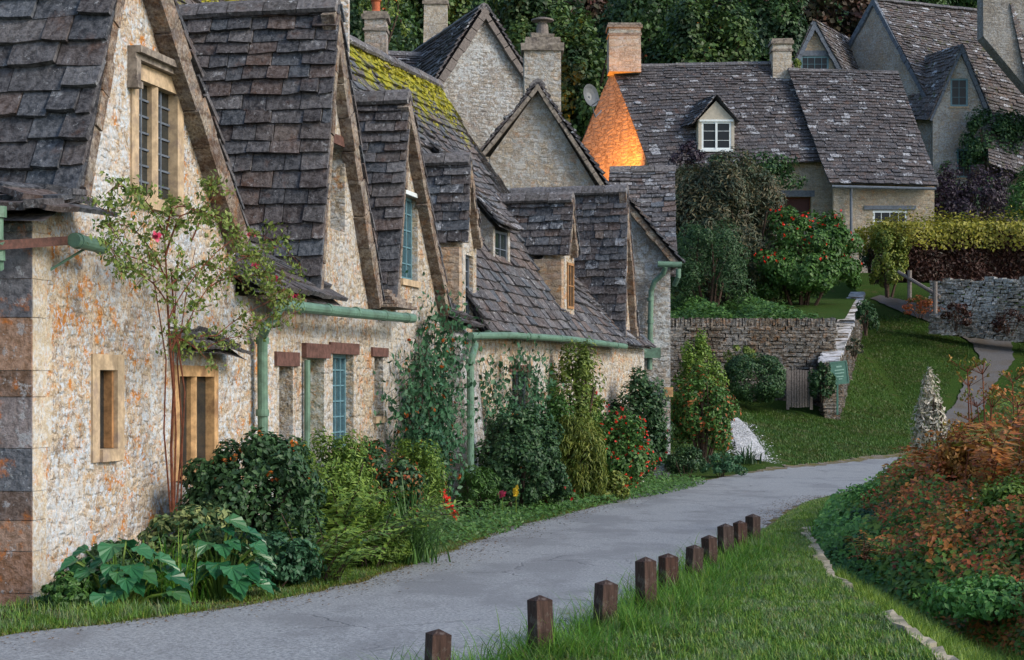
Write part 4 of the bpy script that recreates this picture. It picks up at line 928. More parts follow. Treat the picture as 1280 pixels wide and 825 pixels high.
# long house with the lamplit gable end
h1 = empty('long_house', P(920, 300, 84), 'long low stone house with lamplit orange gable end and white dormer', 'house')
Y1 = 84.; A1 = P(766, 84, 87.2); R1 = P(816, 208, Y1); L1 = P(712, 214, 90.5); E1 = P(1046, 195, Y1); E1t = P(990, 79, 87.2)
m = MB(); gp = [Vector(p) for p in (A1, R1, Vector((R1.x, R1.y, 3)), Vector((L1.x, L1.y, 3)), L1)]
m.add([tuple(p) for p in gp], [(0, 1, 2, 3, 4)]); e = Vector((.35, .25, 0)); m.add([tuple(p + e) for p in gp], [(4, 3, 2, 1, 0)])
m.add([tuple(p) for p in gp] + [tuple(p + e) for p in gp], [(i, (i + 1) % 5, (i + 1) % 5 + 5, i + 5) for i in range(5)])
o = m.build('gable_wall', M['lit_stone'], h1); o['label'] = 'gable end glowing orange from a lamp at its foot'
m = MB(); tiles(m, R1 + Vector((-.1, -.35, -.25)), E1 + Vector((.2, -.3, -.2)), A1 + Vector((-.08, 0, 0)), E1t, .2, (.25, .5), .045, sag=.07)
tiles(m, P(1046, 200, 91), L1, E1t, A1, .7, (.8, 1.2), .05)
r = m.build('roof', M['tile_far'], h1); c = MB(); ridge_caps(c, A1 + Vector((0, 0, .06)), E1t + Vector((0, 0, .06)), .2, .5); c.build('ridge', M['mossy_cap'], r)
TL2, TR2, BL2, BR2 = P(985, 88, 86.4), P(1122, 92, 86.4), P(1040, 229, 82.6), P(1170, 233, 82.6)
m = MB(); tiles(m, BL2 + Vector((-.15, -.2, 0)), BR2 + Vector((.1, -.2, 0)), TL2, TR2, .2, (.25, .5), .045, sag=.06); tiles(m, P(1170, 233, 90), P(1040, 229, 90), TR2, TL2, .7, (.8, 1.2), .05)
r2 = m.build('roof', M['tile_far'], h1); r2['label'] = 'lower right roof slope reaching nearer the ground'; c = MB(); ridge_caps(c, TL2 + Vector((0, 0, .06)), TR2 + Vector((0, 0, .06)), .2, .5); c.build('ridge', M['mossy_cap'], r2)
def fmap(Y): return lambda x, z, o: Vector((x, Y - o, z))
X = lambda px, Y: (px - HX) / F * Y
Z = lambda py, Y: EYE + (HY - py) / F * Y
Yf, Yg = 84.2, 82.9
hdr = (X(980, Yf), Z(270, Yf), X(1014, Yf), Z(246, Yf)); hwn = (X(1091, Yg), Z(291, Yg), X(1134, Yg), Z(263, Yg))
m = MB(); wall_poly(m, [(X(820, Yf), 3), (X(1045, Yf), 3), (X(1045, Yf), Z(196, Yf)), (X(820, Yf), Z(208, Yf))], [hdr], fmap(Yf))
wall_poly(m, [(X(1042, Yg), 3), (X(1168, Yg), 3), (X(1168, Yg), Z(232, Yg)), (X(1042, Yg), Z(229, Yg))], [hwn], fmap(Yg))
wall_poly(m, [(Yg + .02, 6), (90, 6), (90, Z(225, Yg)), (Yg + .02, Z(229, Yg))], [], lambda y, z, o: Vector((X(1168, Yg) + o, y, z)), .3)
m.build('wall', M['far_stone'], h1)
window(h1, fmap(Yf), hdr, 'frame', mat='bark_red', bars=None, lintel=('lead', .3), sill=False, depth=.3, glass='shutter_red', label='dark red shuttered opening')
window(h1, fmap(Yg), hwn, 'frame', mat='white_paint', bars=(4, 2), lintel=None, sill=True, depth=.02, ft=.1, glass='glass_far', barmat='white_paint', label='white casement under oak beam')
b = MB(); bar(b, fmap(Yg), X(1080, Yg), Z(262, Yg), X(1145, Yg), Z(257, Yg), -.2, .06); b.build('lintel', M['lead'], h1)
b = MB(); b.tube([P(1046, 200, 83.9), P(1064, 232, 82.6), P(1064, 300, 82.7)], .07, 8); b.tube([P(1040, 233, 82.3), P(1170, 236, 82.3)], .07, 8); b.build('gutter', M['lead'], h1)
chimney(h1, 780, 36, 92, 40, 86.8, 'chimney_stone', .8, label='square pale chimney on the lamplit gable'); chimney(h1, 976, 55, 100, 24, 87, 'chimney_stone', 1., label='short chimney at the middle of the ridge')
# dormer
Yd = 84.0; m = MB(); dw = (X(877, Yd), Z(187, Yd), X(914, Yd), Z(152, Yd))
wall_poly(m, [(X(873, Yd), Z(190, Yd)), (X(918, Yd), Z(190, Yd)), (X(918, Yd), Z(150, Yd)), (X(895, Yd), Z(126, Yd)), (X(873, Yd), Z(150, Yd))], [dw], fmap(Yd), .1)
dm = m.build('dormer', M['render'], h1)
for px in (874, 917): m2 = MB(); wall_poly(m2, [(Yd + .11, Z(190, Yd)), (Yd + 2, Z(190, Yd)), (Yd + 2, Z(152, Yd)), (Yd + .11, Z(150, Yd))], [], lambda y, z, o, px=px: Vector((X(px, Yd) + o, y, z)), .08); m2.build('cheek', M['render'], dm)
m = MB(); f = Vector((0, -.18, 0)); bk = Vector((-.0, 2.6, 0)); ap, lq, rq = P(895, 120, Yd), P(866, 156, Yd), P(923, 153, Yd)
bk = Vector((-1.0, 2.6, 0))
tiles(m, lq + bk, lq + f, ap + bk, ap + f, .17, (.2, .35), .035); tiles(m, rq + f, rq + Vector((0, 2.6, 0)), ap + f, ap + bk, .17, (.2, .35), .035); m.build('dormer_roof', M['tile_far'], dm)
window(h1, fmap(Yd), dw, 'frame', mat='white_paint', bars=(2, 3), sill=False, depth=.02, ft=.09, glass='glass_far', barmat='white_paint', label='white dormer window')
b = MB(); sx0 = (dw[0] + dw[2]) / 2; bar(b, fmap(Yd), sx0 - .05, dw[1], sx0 + .05, dw[3], -.06, .01); bar(b, fmap(Yd), dw[0] - .08, dw[1] - .1, dw[2] + .08, dw[1], -.06, .06); bar(b, fmap(Yd), dw[0] - .1, dw[3], dw[2] + .1, dw[3] + .09, -.06, .05); b.build('dormer_frame', M['white_paint'], h1)
# satellite dish on a bracket
sd_ = empty('satellite_dish', P(737, 122, 83), 'grey satellite dish beside the lamplit gable', 'satellite dish')
m = MB(); c0 = P(737, 120, 83); dirv = Vector((.55, -.8, .2)).normalized(); u = dirv.cross(Vector((0, 0, 1))).normalized(); v = u.cross(dirv); vs = [tuple(c0 - dirv * .08)]; fs = []
for rr, dd in ((.2, -.06), (.4, 0.02), (.56, .12)):
    for j in range(20): t = j / 20 * 6.2832; vs.append(tuple(c0 + u * math.cos(t) * rr * .8 + v * math.sin(t) * rr + dirv * dd))
fs += [(0, 1 + j, 1 + (j + 1) % 20) for j in range(20)]
for q in range(2): fs += [(1 + q * 20 + j, 21 + q * 20 + j, 21 + q * 20 + (j + 1) % 20, 1 + q * 20 + (j + 1) % 20) for j in range(20)]
m.add(vs, fs); m.build('dish', M['dish'], sd_)
m = MB(); m.tube([c0 - dirv * .05, c0 + Vector((.3, .6, -.9)), P(752, 138, 86)], .035, 6); m.tube([c0 - v * .5, c0 - v * .45 + dirv * .6], .02, 6); m.box(c0 - v * .4 + dirv * .62, (.1, .12, .1)); m.build('arm', M['lead'], sd_)

# big house at the top right
h2 = empty('manor_house', P(1200, 300, 95), 'large stone house at top right with steep mossy roof and gabled dormer', 'house')
A2, R2, L2 = P(1093, 0, 100), P(1170, 142, 95), P(1022, 128, 104)
gp = [Vector(p) for p in (A2, R2, Vector((R2.x, R2.y, 3)), Vector((L2.x, L2.y, 3)), L2)]; e = Vector((.3, .3, 0)); m = MB()
m.add([tuple(p) for p in gp], [(0, 1, 2, 3, 4)]); m.add([tuple(p) for p in gp] + [tuple(p + e) for p in gp], [(i, (i + 1) % 5, (i + 1) % 5 + 5, i + 5) for i in range(5)]); m.build('gable_wall', M['mid_stone'], h2)
gn = (R2 - L2).cross(Vector((0, 0, 1))).normalized(); m = MB(); of = Vector((-.12, -.1, .12)); verge_board(m, R2 + of, A2 + of, gn, .2, .25, 16); verge_board(m, L2 + of, A2 + of, gn, .2, .3, 16); m.build('verge', M['lead'], h2)
m = MB(); tiles(m, R2 + Vector((-.1, -.2, 0)), P(1330, 196, 96), A2, P(1330, 26, 103), .24, (.25, .5), .05, sag=.08); tiles(m, P(1330, 196, 108), L2, P(1330, 26, 103), A2, .8, (.9, 1.3), .05); r = m.build('roof', M['tile_far_moss'], h2)
c = MB(); ridge_caps(c, A2 + Vector((0, 0, .08)), P(1330, 24, 103), .22, .5); c.build('ridge', M['mossy_cap'], r)
Y2 = 94.6; uw = (X(1188, Y2), Z(133, Y2), X(1210, Y2), Z(98, Y2)); lw = (X(1196, Y2), Z(222, Y2), X(1214, Y2), Z(186, Y2))
m = MB(); wall_poly(m, [(X(1166, Y2), 3), (X(1320, Y2), 3), (X(1320, Y2), Z(190, Y2)), (X(1240, Y2), Z(150, Y2)), (X(1203, Y2), Z(62, Y2)), (X(1166, Y2), Z(140, Y2))], [uw, lw], fmap(Y2)); m.build('wall', M['mid_stone'], h2)
for h_, lb in ((uw, 'upper window in the gabled dormer'), (lw, 'lower window beside the ivy')): window(h2, fmap(Y2), h_, 'frame', mat='blue_paint', bars=(2, 3), sill=True, depth=.03, ft=.1, glass='glass_far', label=lb, barmat='blue_paint')
m = MB(); ap, lq, rq = P(1203, 55, Y2 - .2), P(1162, 150, Y2 - .2), P(1244, 156, Y2 - .2)
tiles(m, lq + Vector((-1.6, 3.6, .6)), lq, ap + Vector((-1.7, 5, 0)), ap, .22, (.25, .5), .045); tiles(m, rq, rq + Vector((.4, 4, 0)), ap, ap + Vector((.6, 5, 0)), .22, (.25, .5), .045); dr = m.build('dormer_roof', M['tile_far_moss'], h2)
m = MB(); verge_board(m, rq, ap, Vector((0, -1, 0)), .22, .2, 10); verge_board(m, lq, ap, Vector((0, -1, 0)), .22, .14, 10); m.build('verge', M['lead'], dr)
m = MB(); tiles(m, P(1236, 205, 92.5), P(1330, 235, 92.5), P(1232, 140, 94.8), P(1330, 150, 94.8), .2, (.25, .5), .04); m.build('lean_roof', M['tile_far_moss'], h2)
# stone stack and gable cut by the right edge
h3 = empty('stone_house', P(1270, 120, 97), 'stone house with massive chimney breast cut by the right edge of the picture', 'house')
Y3 = 92.; m = MB(); wall_poly(m, [(X(1240, Y3), Z(108, Y3) - 1), (X(1400, Y3), Z(160, Y3)), (X(1400, Y3), Z(-60, Y3)), (X(1262, Y3), Z(-8, Y3)), (X(1256, Y3), Z(60, Y3))], [], fmap(Y3), .5)
m = MB(); wall_poly(m, [(X(1229, Y3), Z(45, Y3)), (X(1285, Y3), Z(112, Y3)), (X(1400, Y3), Z(160, Y3)), (X(1400, Y3), Z(-90, Y3)), (X(1310, Y3), Z(-70, Y3)), (X(1262, Y3), Z(-8, Y3)), (X(1262, Y3), Z(-60, Y3)), (X(1229, Y3), Z(-60, Y3))], [], fmap(Y3), 1.2); m.build('gable_wall', M['dark_stone'], h3)
m = MB(); tiles(m, P(1286, 112, 91.8), P(1400, 170, 91.8), P(1262, 5, 92), P(1320, -60, 94), .25, (.3, .5), .05); m.build('roof', M['tile_far_moss'], h3)
# small gable behind
h4 = empty('small_house', P(1030, 100, 98), 'small gabled house with blue framed window peeping above the long roof', 'house')
Y4 = 98.; gw = (X(1001, Y4), Z(90, Y4), X(1036, Y4), Z(70, Y4)); m = MB()
wall_poly(m, [(X(995, Y4), 12), (X(1048, Y4), 12), (X(1048, Y4), Z(82, Y4)), (X(1018, Y4), Z(33, Y4)), (X(995, Y4), Z(80, Y4))], [gw], fmap(Y4)); m.build('wall', M['far_stone'], h4)
window(h4, fmap(Y4), gw, 'frame', mat='blue_paint', bars=(4, 2), lintel=('lead', .3), sill=False, depth=.03, ft=.1, glass='glass_far', barmat='blue_paint')
m = MB(); ap, lq, rq = P(1018, 26, Y4 - .3), P(990, 84, Y4 - .3), P(1054, 90, Y4 - .3); bk = Vector((3.2, 5.5, 0))
tiles(m, lq + bk, lq, ap + bk, ap, .22, (.3, .5), .045); tiles(m, rq, rq + bk, ap, ap + bk, .22, (.3, .5), .045); r = m.build('roof', M['tile_far_moss'], h4)
m = MB(); verge_board(m, rq, ap, Vector((0, -1, 0)), .3, .2, 10); verge_board(m, lq, ap, Vector((0, -1, 0)), .3, .25, 10); m.build('verge', M['lead'], r)

# ------------------------------------------------------------------ garden walls, gate, rail, sign
def stone_run(mb, a, b, h0, h1, th, cw=.35, ch=.11, jit=.02):
    "dry stone wall as laid stones, from ground a to b"
    a, b = Vector(a), Vector(b); d = b - a; d.z = 0; L = d.length; d.normalize(); x = d.cross(Vector((0, 0, 1)))
    z = 0; H = max(h0, h1)
    while z < H:
        c = ch * random.uniform(.75, 1.25); t = random.uniform(-.2, 0)
        while t < L:
            w = cw * random.uniform(.6, 1.5); u = (t + w / 2) / L
            if z + c < lerp(h0, h1, min(1, max(0, u))) + .05:
                base = lerp(a, b, min(1, max(0, u)))
                cc = a + d * min(max(t + w / 2, w * .3), L - w * .3); cc.z = base.z + z + c / 2
                mb.box(cc + x * random.uniform(-.02, .02), (w - .02, th * random.uniform(.93, 1.05), c - .012), (d, x, Vector((0, 0, 1))), jit)
            t += w
        z += c
w1 = empty('dry_stone_wall', P(940, 460, 57), 'brown dry stone garden wall topped with upright stones behind the clipped bush', 'wall')
m = MB(); W1 = 59.4; zt1 = Z(408, W1); b0 = Vector((X(836, W1), W1, .6)); b1 = Vector((X(1042, W1), W1, .6)); stone_run(m, b0, b1, zt1 - .6, zt1 - .6, .45, .34, .115); m.build('wall', M['dry_wall'], w1)
m = MB(); t = b0.x
while t < b1.x: w = random.uniform(.06, .12); m.box((t + w / 2, W1, zt1 + .13), (w * .85, .42, .28 * random.uniform(.8, 1.2)), jit=.025); t += w
m.build('coping', M['dry_wall'], w1)
w2 = empty('stone_wall', P(1050, 455, 62), 'sloping garden wall with broad pale slab coping beside the lawn', 'wall')
pa, pb = P(1036, 452, 57.2), P(1072, 366, 76); m = MB(); zz = lambda p: max(gz(p.x, p.y) - .2, 0)
n_ = 26; cop = MB()
for i in range(n_):
    p, q = lerp(pa, pb, i / n_), lerp(pa, pb, (i + 1) / n_); bz = min(zz(p), zz(q)) ; wd = .66
    mid = (p + q) / 2; h_ = mid.z - bz
    k = 0; zc = bz
    while zc < mid.z - .08:
        c = random.uniform(.1, .16); m.box((mid.x + random.uniform(-.02, .02), mid.y, zc + c / 2), (.5, (q - p).xy.length + .02, c - .01), jit=.03); zc += c
    for j in range(2):
        r0, r1 = lerp(p, q, j / 2), lerp(p, q, (j + 1) / 2 - .02); cop.beam(r0 + Vector((random.uniform(-.03, .03), 0, 0)), r1, wd * random.uniform(.9, 1.1), .08, jit=.02)
m.build('wall', M['dry_wall'], w2); cop.build('coping', M['path_stone'], w2)
w3 = empty('stone_wall', P(1230, 410, 72), 'pale dry stone retaining wall under the yellow topped hedge', 'wall')
m = MB(); a3, b3 = P(1166, 408, 72.5), P(1330, 424, 70); a3.z -= .3; b3.z -= .3; stone_run(m, a3, b3, Z(349, 72.5) - a3.z, Z(346, 70) - b3.z, .6, .42, .16, .03); m.build('wall', M['dry_wall_pale'], w3)
gt = empty('garden_gate', G(1000, 512), 'weathered grey wooden picket gate in the gap of the garden wall', 'gate')
Yt = 57.4; gb = Z(512, Yt); m = MB()
for i in range(8): x = X(987.5, Yt) + i * (X(1011, Yt) - X(987.5, Yt)) / 7; m.box((x, Yt, (gb + .06 + Z(462, Yt)) / 2), (.068, .025, Z(462, Yt) - gb - .08 + random.uniform(-.02, .02)))
m.build('pickets', M['grey_wood'], gt)
for x, nm in ((984.5, 0), (1014, 0)): m = MB(); m.box((X(x, Yt), Yt, (gb + Z(459, Yt)) / 2), (.09, .09, Z(459, Yt) - gb)); m.build('post', M['grey_wood'], gt)
for z in (gb + .25, Z(470, Yt)): m = MB(); m.box((X(999, Yt), Yt + .04, z), (.66, .03, .08)); m.build('rail', M['grey_wood'], gt)
sg_ = empty('sign', G(1048, 492), 'small green notice board on a post beside the wall end', 'sign')
Ys = 56.7; c0 = P(1049, 466, Ys); u = Vector((.99, .1, .12)).normalized(); fwd = Vector((.1, -.99, 0)).normalized(); v = fwd.cross(u).normalized()
v = Vector((-.12, 0, .99)).normalized(); m = MB(); m.box(c0, (.50, .04, .66), (u, fwd, v)); m.build('board', M['sign_green'], sg_)
m = MB(); m.box(c0 + v * .35, (.56, .07, .045), (u, fwd, v)); m.box(c0 - v * .35, (.56, .07, .045), (u, fwd, v)); m.box(c0 + u * .27, (.04, .07, .66), (u, fwd, v)); m.box(c0 - u * .27, (.04, .07, .66), (u, fwd, v)); m.build('frame', M['sign_green'], sg_)
m = MB(); m.box(c0 - Vector((.06, 0, .75)), (.06, .06, 1.2)); m.build('post', M['sign_green'], sg_)
m = MB()
for i, (w_, z_) in enumerate(((.16, .2), (.30, .09), (.30, -.01), (.22, -.12), (.10, -.2))):
    t = -w_ / 2
    while t < w_ / 2: l = random.uniform(.02, .035); m.box(c0 + fwd * .026 + v * z_ + u * (t + l / 2), (l * .75, .004, .035 if i else .05), (u, fwd, v)); t += l
m.build('lettering', M['sign_text'], sg_)
hr = empty('handrail', P(1150, 380, 70), 'sloping pole handrail on two posts beside the path and hedge', 'handrail')
m = MB(); m.tube([P(1123, 340, 72), P(1175, 371, 70)], .075, 8); m.build('rail', M['white_paint'] if 0 else M['grey_wood'], hr)
for (x, y0, y1, Y) in ((1137, 338, 374, 71.5), (1169, 352, 392, 70)): m = MB(); m.tube([P(x, y1, Y), P(x, y0, Y)], .09, 8); m.build('post', M['grey_wood'], hr)

# ------------------------------------------------------------------ bollards along the verge
bl = MB(); hh = .38; s_ = .053
bl.hexa([(-s_, -s_, -.3), (s_, -s_, -.3), (s_, s_, -.3), (-s_, s_, -.3)], [(-s_, -s_, hh - .03), (s_, -s_, hh - .03), (s_, s_, hh - .03), (-s_, s_, hh - .03)])
V = [(-s_ * .99, -s_ * .99, hh - .029), (s_ * .99, -s_ * .99, hh - .029), (s_ * .99, s_ * .99, hh - .029), (-s_ * .99, s_ * .99, hh - .029), (0, 0, hh)]
bl.add(V, [(0, 1, 4), (1, 2, 4), (2, 3, 4), (3, 0, 4)])
words = ['first', 'second', 'third', 'fourth', 'fifth', 'sixth', 'seventh', 'eighth', 'ninth', 'tenth']
proto = None
for i, p in enumerate(posts):
    if proto is None: o = bl.build('bollard', M['bollard_wood'], None, base=(0, 0, 0)); proto = o
    else: o = proto.copy(); COL.objects.link(o)
    o.location = p; o.rotation_euler = (random.uniform(-.05, .05), random.uniform(-.05, .05), random.uniform(.3, .7)); o.scale = (random.uniform(.93, 1.08), random.uniform(.93, 1.08), 1.14 if i == 3 else random.uniform(.93, 1.06))
    o['label'] = ('nearest square brown wooden bollard, cut by the bottom edge of the picture' if i == 0 else 'farthest square wooden bollard at the bend of the road' if i == 9 else f'{words[i]} square brown wooden bollard counting from the nearest along the grass verge')
    o['category'] = 'bollard'; o['group'] = 'wooden bollards along the grass verge'

# ------------------------------------------------------------------ light
sky = bpy.data.worlds.new('World'); scene.world = sky; sky.use_nodes = True; nt = sky.node_tree; nt.nodes.clear()
st = nt.nodes.new('ShaderNodeTexSky'); st.sky_type = 'NISHITA'; st.sun_disc = False
SUN_EL, SUN_AZ = 32., 118.     # azimuth clockwise from +Y
st.sun_elevation = R(SUN_EL); st.sun_rotation = R(SUN_AZ)
bg = nt.nodes.new('ShaderNodeBackground'); bg.inputs[1].default_value = .145; ow = nt.nodes.new('ShaderNodeOutputWorld')
nt.links.new(st.outputs[0], bg.inputs[0]); nt.links.new(bg.outputs[0], ow.inputs[0])
sl_ = bpy.data.lights.new('sun', 'SUN'); sl_.energy = 2.0; sl_.angle = R(20); sl_.color = (1, .90, .78); so = bpy.data.objects.new('sun', sl_); COL.objects.link(so)
dv = Vector((math.sin(R(SUN_AZ)) * math.cos(R(SUN_EL)), math.cos(R(SUN_AZ)) * math.cos(R(SUN_EL)), math.sin(R(SUN_EL))))
so.rotation_euler = (-dv).to_track_quat('-Z', 'Y').to_euler()
# the garden lamp at the foot of the lit gable
gl = bpy.data.lights.new('gable_lamp', 'SPOT'); gl.energy = 4200; gl.color = (1, .31, .04); gl.spot_size = R(74); gl.spot_blend = .7; gl.shadow_soft_size = .15
go = bpy.data.objects.new('gable_lamp', gl); COL.objects.link(go); go.location = P(765, 262, 83.4); tgt = P(764, 176, 87.4); go.rotation_euler = (tgt - go.location).to_track_quat('-Z', 'Y').to_euler()
scene.view_settings.view_transform = 'Standard'; scene.view_settings.look = 'None'; scene.view_settings.gamma = 1; scene.view_settings.exposure = .72
scene.render.engine = 'CYCLES'; scene.cycles.max_bounces = 5; scene.cycles.use_denoising = True
# ------------------------------------------------------------------ vegetation
VEG = True
# forest and fruit trees on the hill behind
kinds = [('forest', 'dark'), ('forest_brown', 'brown')]
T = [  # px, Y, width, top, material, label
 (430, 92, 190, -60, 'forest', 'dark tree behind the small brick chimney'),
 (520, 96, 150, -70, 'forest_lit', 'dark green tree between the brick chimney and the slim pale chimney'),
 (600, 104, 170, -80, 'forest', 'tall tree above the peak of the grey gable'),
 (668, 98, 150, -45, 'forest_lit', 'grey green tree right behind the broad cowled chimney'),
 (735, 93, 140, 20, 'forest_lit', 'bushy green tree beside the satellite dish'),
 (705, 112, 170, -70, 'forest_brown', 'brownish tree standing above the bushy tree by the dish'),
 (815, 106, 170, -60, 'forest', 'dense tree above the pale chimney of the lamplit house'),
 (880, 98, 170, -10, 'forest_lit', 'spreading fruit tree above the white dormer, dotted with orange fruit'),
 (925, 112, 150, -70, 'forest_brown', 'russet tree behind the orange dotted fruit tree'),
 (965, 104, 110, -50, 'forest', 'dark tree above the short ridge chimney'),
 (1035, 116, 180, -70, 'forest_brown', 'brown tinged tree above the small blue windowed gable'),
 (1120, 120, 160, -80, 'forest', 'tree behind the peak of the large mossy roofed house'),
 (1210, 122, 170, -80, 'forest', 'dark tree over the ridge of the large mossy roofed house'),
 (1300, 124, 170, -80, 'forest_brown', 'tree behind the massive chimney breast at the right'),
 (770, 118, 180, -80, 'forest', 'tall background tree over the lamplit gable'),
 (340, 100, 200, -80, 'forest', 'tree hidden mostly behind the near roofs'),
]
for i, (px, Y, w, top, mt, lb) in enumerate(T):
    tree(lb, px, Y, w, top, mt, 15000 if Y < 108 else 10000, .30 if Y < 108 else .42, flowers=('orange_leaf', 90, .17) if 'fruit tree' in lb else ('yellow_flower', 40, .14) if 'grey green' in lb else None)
# ground storey of the wood: dense undergrowth on the slope
def mass(name, label, n, fn, leaf, mat, kind='stuff', up=.5, cat=None, droop=.2, base=None):
    pos, nr = fn(n); n = len(pos); nr = nr + rng.normal(0, .5, nr.shape); nr[:, 2] += up; di = rand_dirs(n); di[:, 2] -= droop
    o = leaf_obj(name, [leaf_arrays(pos, leaf * rng.uniform(.5, 1.4, n), nr, di, .6)], M[mat], None, base=base); o['kind'] = kind; o['label'] = label
    if cat: o['category'] = cat
    return o
def slope_mass(n):
    X_ = rng.uniform(-14, 46, n); Y_ = rng.uniform(88, 150, n) ; hN = 2.2 * np.abs(np.sin(X_ * .9 + Y_ * .3) * np.cos(Y_ * .55 - X_ * .2)) + 1
    z = np.array([gz(x, y) for x, y in zip(X_, Y_)]) + hN * rng.uniform(.5, 1, n); return np.stack([X_, Y_, z], 1), np.tile([[0, -.8, .5]], (n, 1))
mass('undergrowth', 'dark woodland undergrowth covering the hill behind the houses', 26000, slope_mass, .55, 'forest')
bush('apple_branch', 'yellow tinged tree top rising behind the brick chimney', 'tree', 478, 60, 70, 110, 'lime', Y=70, leaf=.16, n=1400, clumps=16, flowers=('orange_leaf', 30, .1), stems=5)

# garden above the wall
bush('feathery_shrub', 'large feathery grey green shrub rising beside the end cottage', 'shrub', 905, 398, 165, 205, 'feather', Y=70, leaf=.22, n=42000, clumps=110, clump=.26, aspect=.26, droop=-.6, stems=10)
bush('feathery_shrub', 'smaller dark shrub in front of the feathery shrub, left of the red tipped bush', 'shrub', 885, 398, 120, 130, 'dark_green', Y=66, leaf=.15, n=12000, clumps=30, aspect=.25, droop=-.4)
bush('creeper', 'dark green creeper trailing over the eaves between dormer and shuttered opening', 'creeper', 935, 240, 130, 62, 'dark_green', Y=82.5, leaf=.2, n=2600, clumps=22, stems=5, depth=.25)
bush('bush', 'big glossy green bush with scarlet tips above the garden wall', 'bush', 1003, 392, 156, 132, 'mid_green', Y=69, leaf=.16, n=22000, clumps=60, clump=.22, flowers=('scarlet', 150, .085, -.1))
bush('bush', 'dark purple shrub in front of the large house beside the ivy', 'bush', 1215, 300, 120, 100, 'purple', Y=86, leaf=.18, n=7000, clumps=45)
bush('bush', 'small purple shrub under the white dormer', 'bush', 858, 215, 50, 38, 'purple', Y=82, leaf=.16, n=1200, clumps=12)
bush('ivy', 'dark ivy clinging to the front of the large house', 'ivy', 1238, 222, 90, 92, 'dark_green', Y=93.5, leaf=.2, n=4500, clumps=30, depth=.25, lean=.2)
bush('shrub', 'tall green plant before the blue framed upper window of the small house', 'shrub', 985, 92, 34, 32, 'lime', Y=95, leaf=.16, n=500, clumps=10)
bush('bush', 'yellow green bush at the far right edge behind the hedge', 'bush', 1290, 290, 70, 80, 'mid_green', Y=80, leaf=.16, n=3000, clumps=24)
# yellow topped hedge
hg = empty('hedge', P(1190, 352, 74), 'thick hedge with yellow top and bare brown side above the pale stone wall', 'hedge')
def box_pts(n, x0, x1, y0, y1, z0, z1, lump=.25):
    q = rng.uniform(0, 1, (n, 3)); f = rng.integers(0, 3, n); o = np.zeros((n, 3)); X_ = x0 + q[:, 0] * (x1 - x0); Y_ = y0 + q[:, 1] * (y1 - y0); Z_ = z0 + q[:, 2] * (z1 - z0)
    m0 = f == 0; Z_[m0] = z1; o[m0, 2] = 1; m1 = f == 1; Y_[m1] = y0; o[m1, 1] = -1; m2 = f == 2; s_ = rng.integers(0, 2, n); X_[m2] = np.where(s_[m2] > 0, x1, x0); o[m2, 0] = np.where(s_[m2] > 0, 1, -1)
    p = np.stack([X_, Y_, Z_], 1); b = lump * (np.sin(X_ * 2.1 + Z_ * 1.3) * np.cos(Y_ * 1.7 + X_ * .8) + rng.normal(0, .5, n)); return p + o * b[:, None], o
hx0, hx1, hz1 = X(1112, 74), X(1340, 74), Z(280, 74)
m = MB(); m.box(((hx0 + hx1) / 2, 75.1, (hz1 + Z(352, 74)) / 2 - .1), (hx1 - hx0 - .4, 2.4, hz1 - Z(352, 74) - .3), jit=.05); m.build('twigs', M['hedge_twigs'], hg)  # solid dark box added inside the hedge so no light shows through
pos, out = box_pts(9000, hx0, hx1, 73.6, 76.5, Z(352, 74), hz1 - .7, .3); leaf_obj('side_twigs', [leaf_arrays(pos, .16 * rng.uniform(.6, 1.3, len(pos)), out + rng.normal(0, .5, out.shape), rand_dirs(len(pos)), .45)], M['hedge_brown'], hg)
pos, out = box_pts(13000, hx0 - .5, hx1, 73.2, 76.8, hz1 - 1.3, hz1, .4); k2 = pos[:, 2] > hz1 - .55 - .65 * rng.uniform(0, 1, len(pos)) ; pos, out = pos[k2], out[k2]
leaf_obj('top', [leaf_arrays(pos, .15 * rng.uniform(.6, 1.3, len(pos)), out + rng.normal(0, .5, out.shape) + np.array([0, 0, .4]), rand_dirs(len(pos)), .6)], M['hedge_top'], hg)
bush('bush', 'yellow green rounded bush hanging over the path at the hedge end', 'bush', 1112, 370, 52, 98, 'yellow_green', Y=73, leaf=.14, n=5000, clumps=40, clump=.25)
bush('bush', 'low dark shrub at the foot of the handrail', 'bush', 1150, 396, 60, 26, 'rust', Y=71, leaf=.1, n=900, clumps=14)
bush('bush', 'brown dead fern clump against the pale stone wall', 'bush', 1195, 412, 42, 34, 'hedge_brown', Y=71, leaf=.12, n=800, clumps=12)
bush('bush', 'brown dead fern clump at the far right of the pale stone wall', 'bush', 1262, 418, 46, 34, 'hedge_brown', Y=69.5, leaf=.12, n=800, clumps=12)
bush('bush', 'dark green shrubs along the outside of the sloping wall', 'bush', 1083, 418, 30, 50, 'dark_green', Y=66, leaf=.12, n=1500, clumps=16)
bush('bush', 'round grey green shrublet by the sloping wall', 'bush', 1068, 446, 24, 24, 'feather', Y=61, leaf=.09, n=700, clumps=10)
bush('bush', 'dark shrub at the top of the sloping wall beside the hedge', 'bush', 1088, 340, 26, 60, 'dark_green', Y=77, leaf=.14, n=1500, clumps=16)
def terr(n):
    X_ = rng.uniform(X(838, 58), X(1035, 58), n); Y_ = rng.uniform(57.5, 66, n); Y_ = Y_ + 2.3; z = np.array([interp(y, [57, 62, 70], [3.75, 4.0, 4.9]) for y in Y_]) + rng.uniform(0, .3, n) * (1 + np.sin(X_ * 3)); return np.stack([X_, Y_, z], 1), np.tile([[0, -.3, .8]], (n, 1))
mass('ground_cover', 'grass and trailing ground cover on the terrace behind the dry stone wall', 9000, terr, .14, 'mid_green')
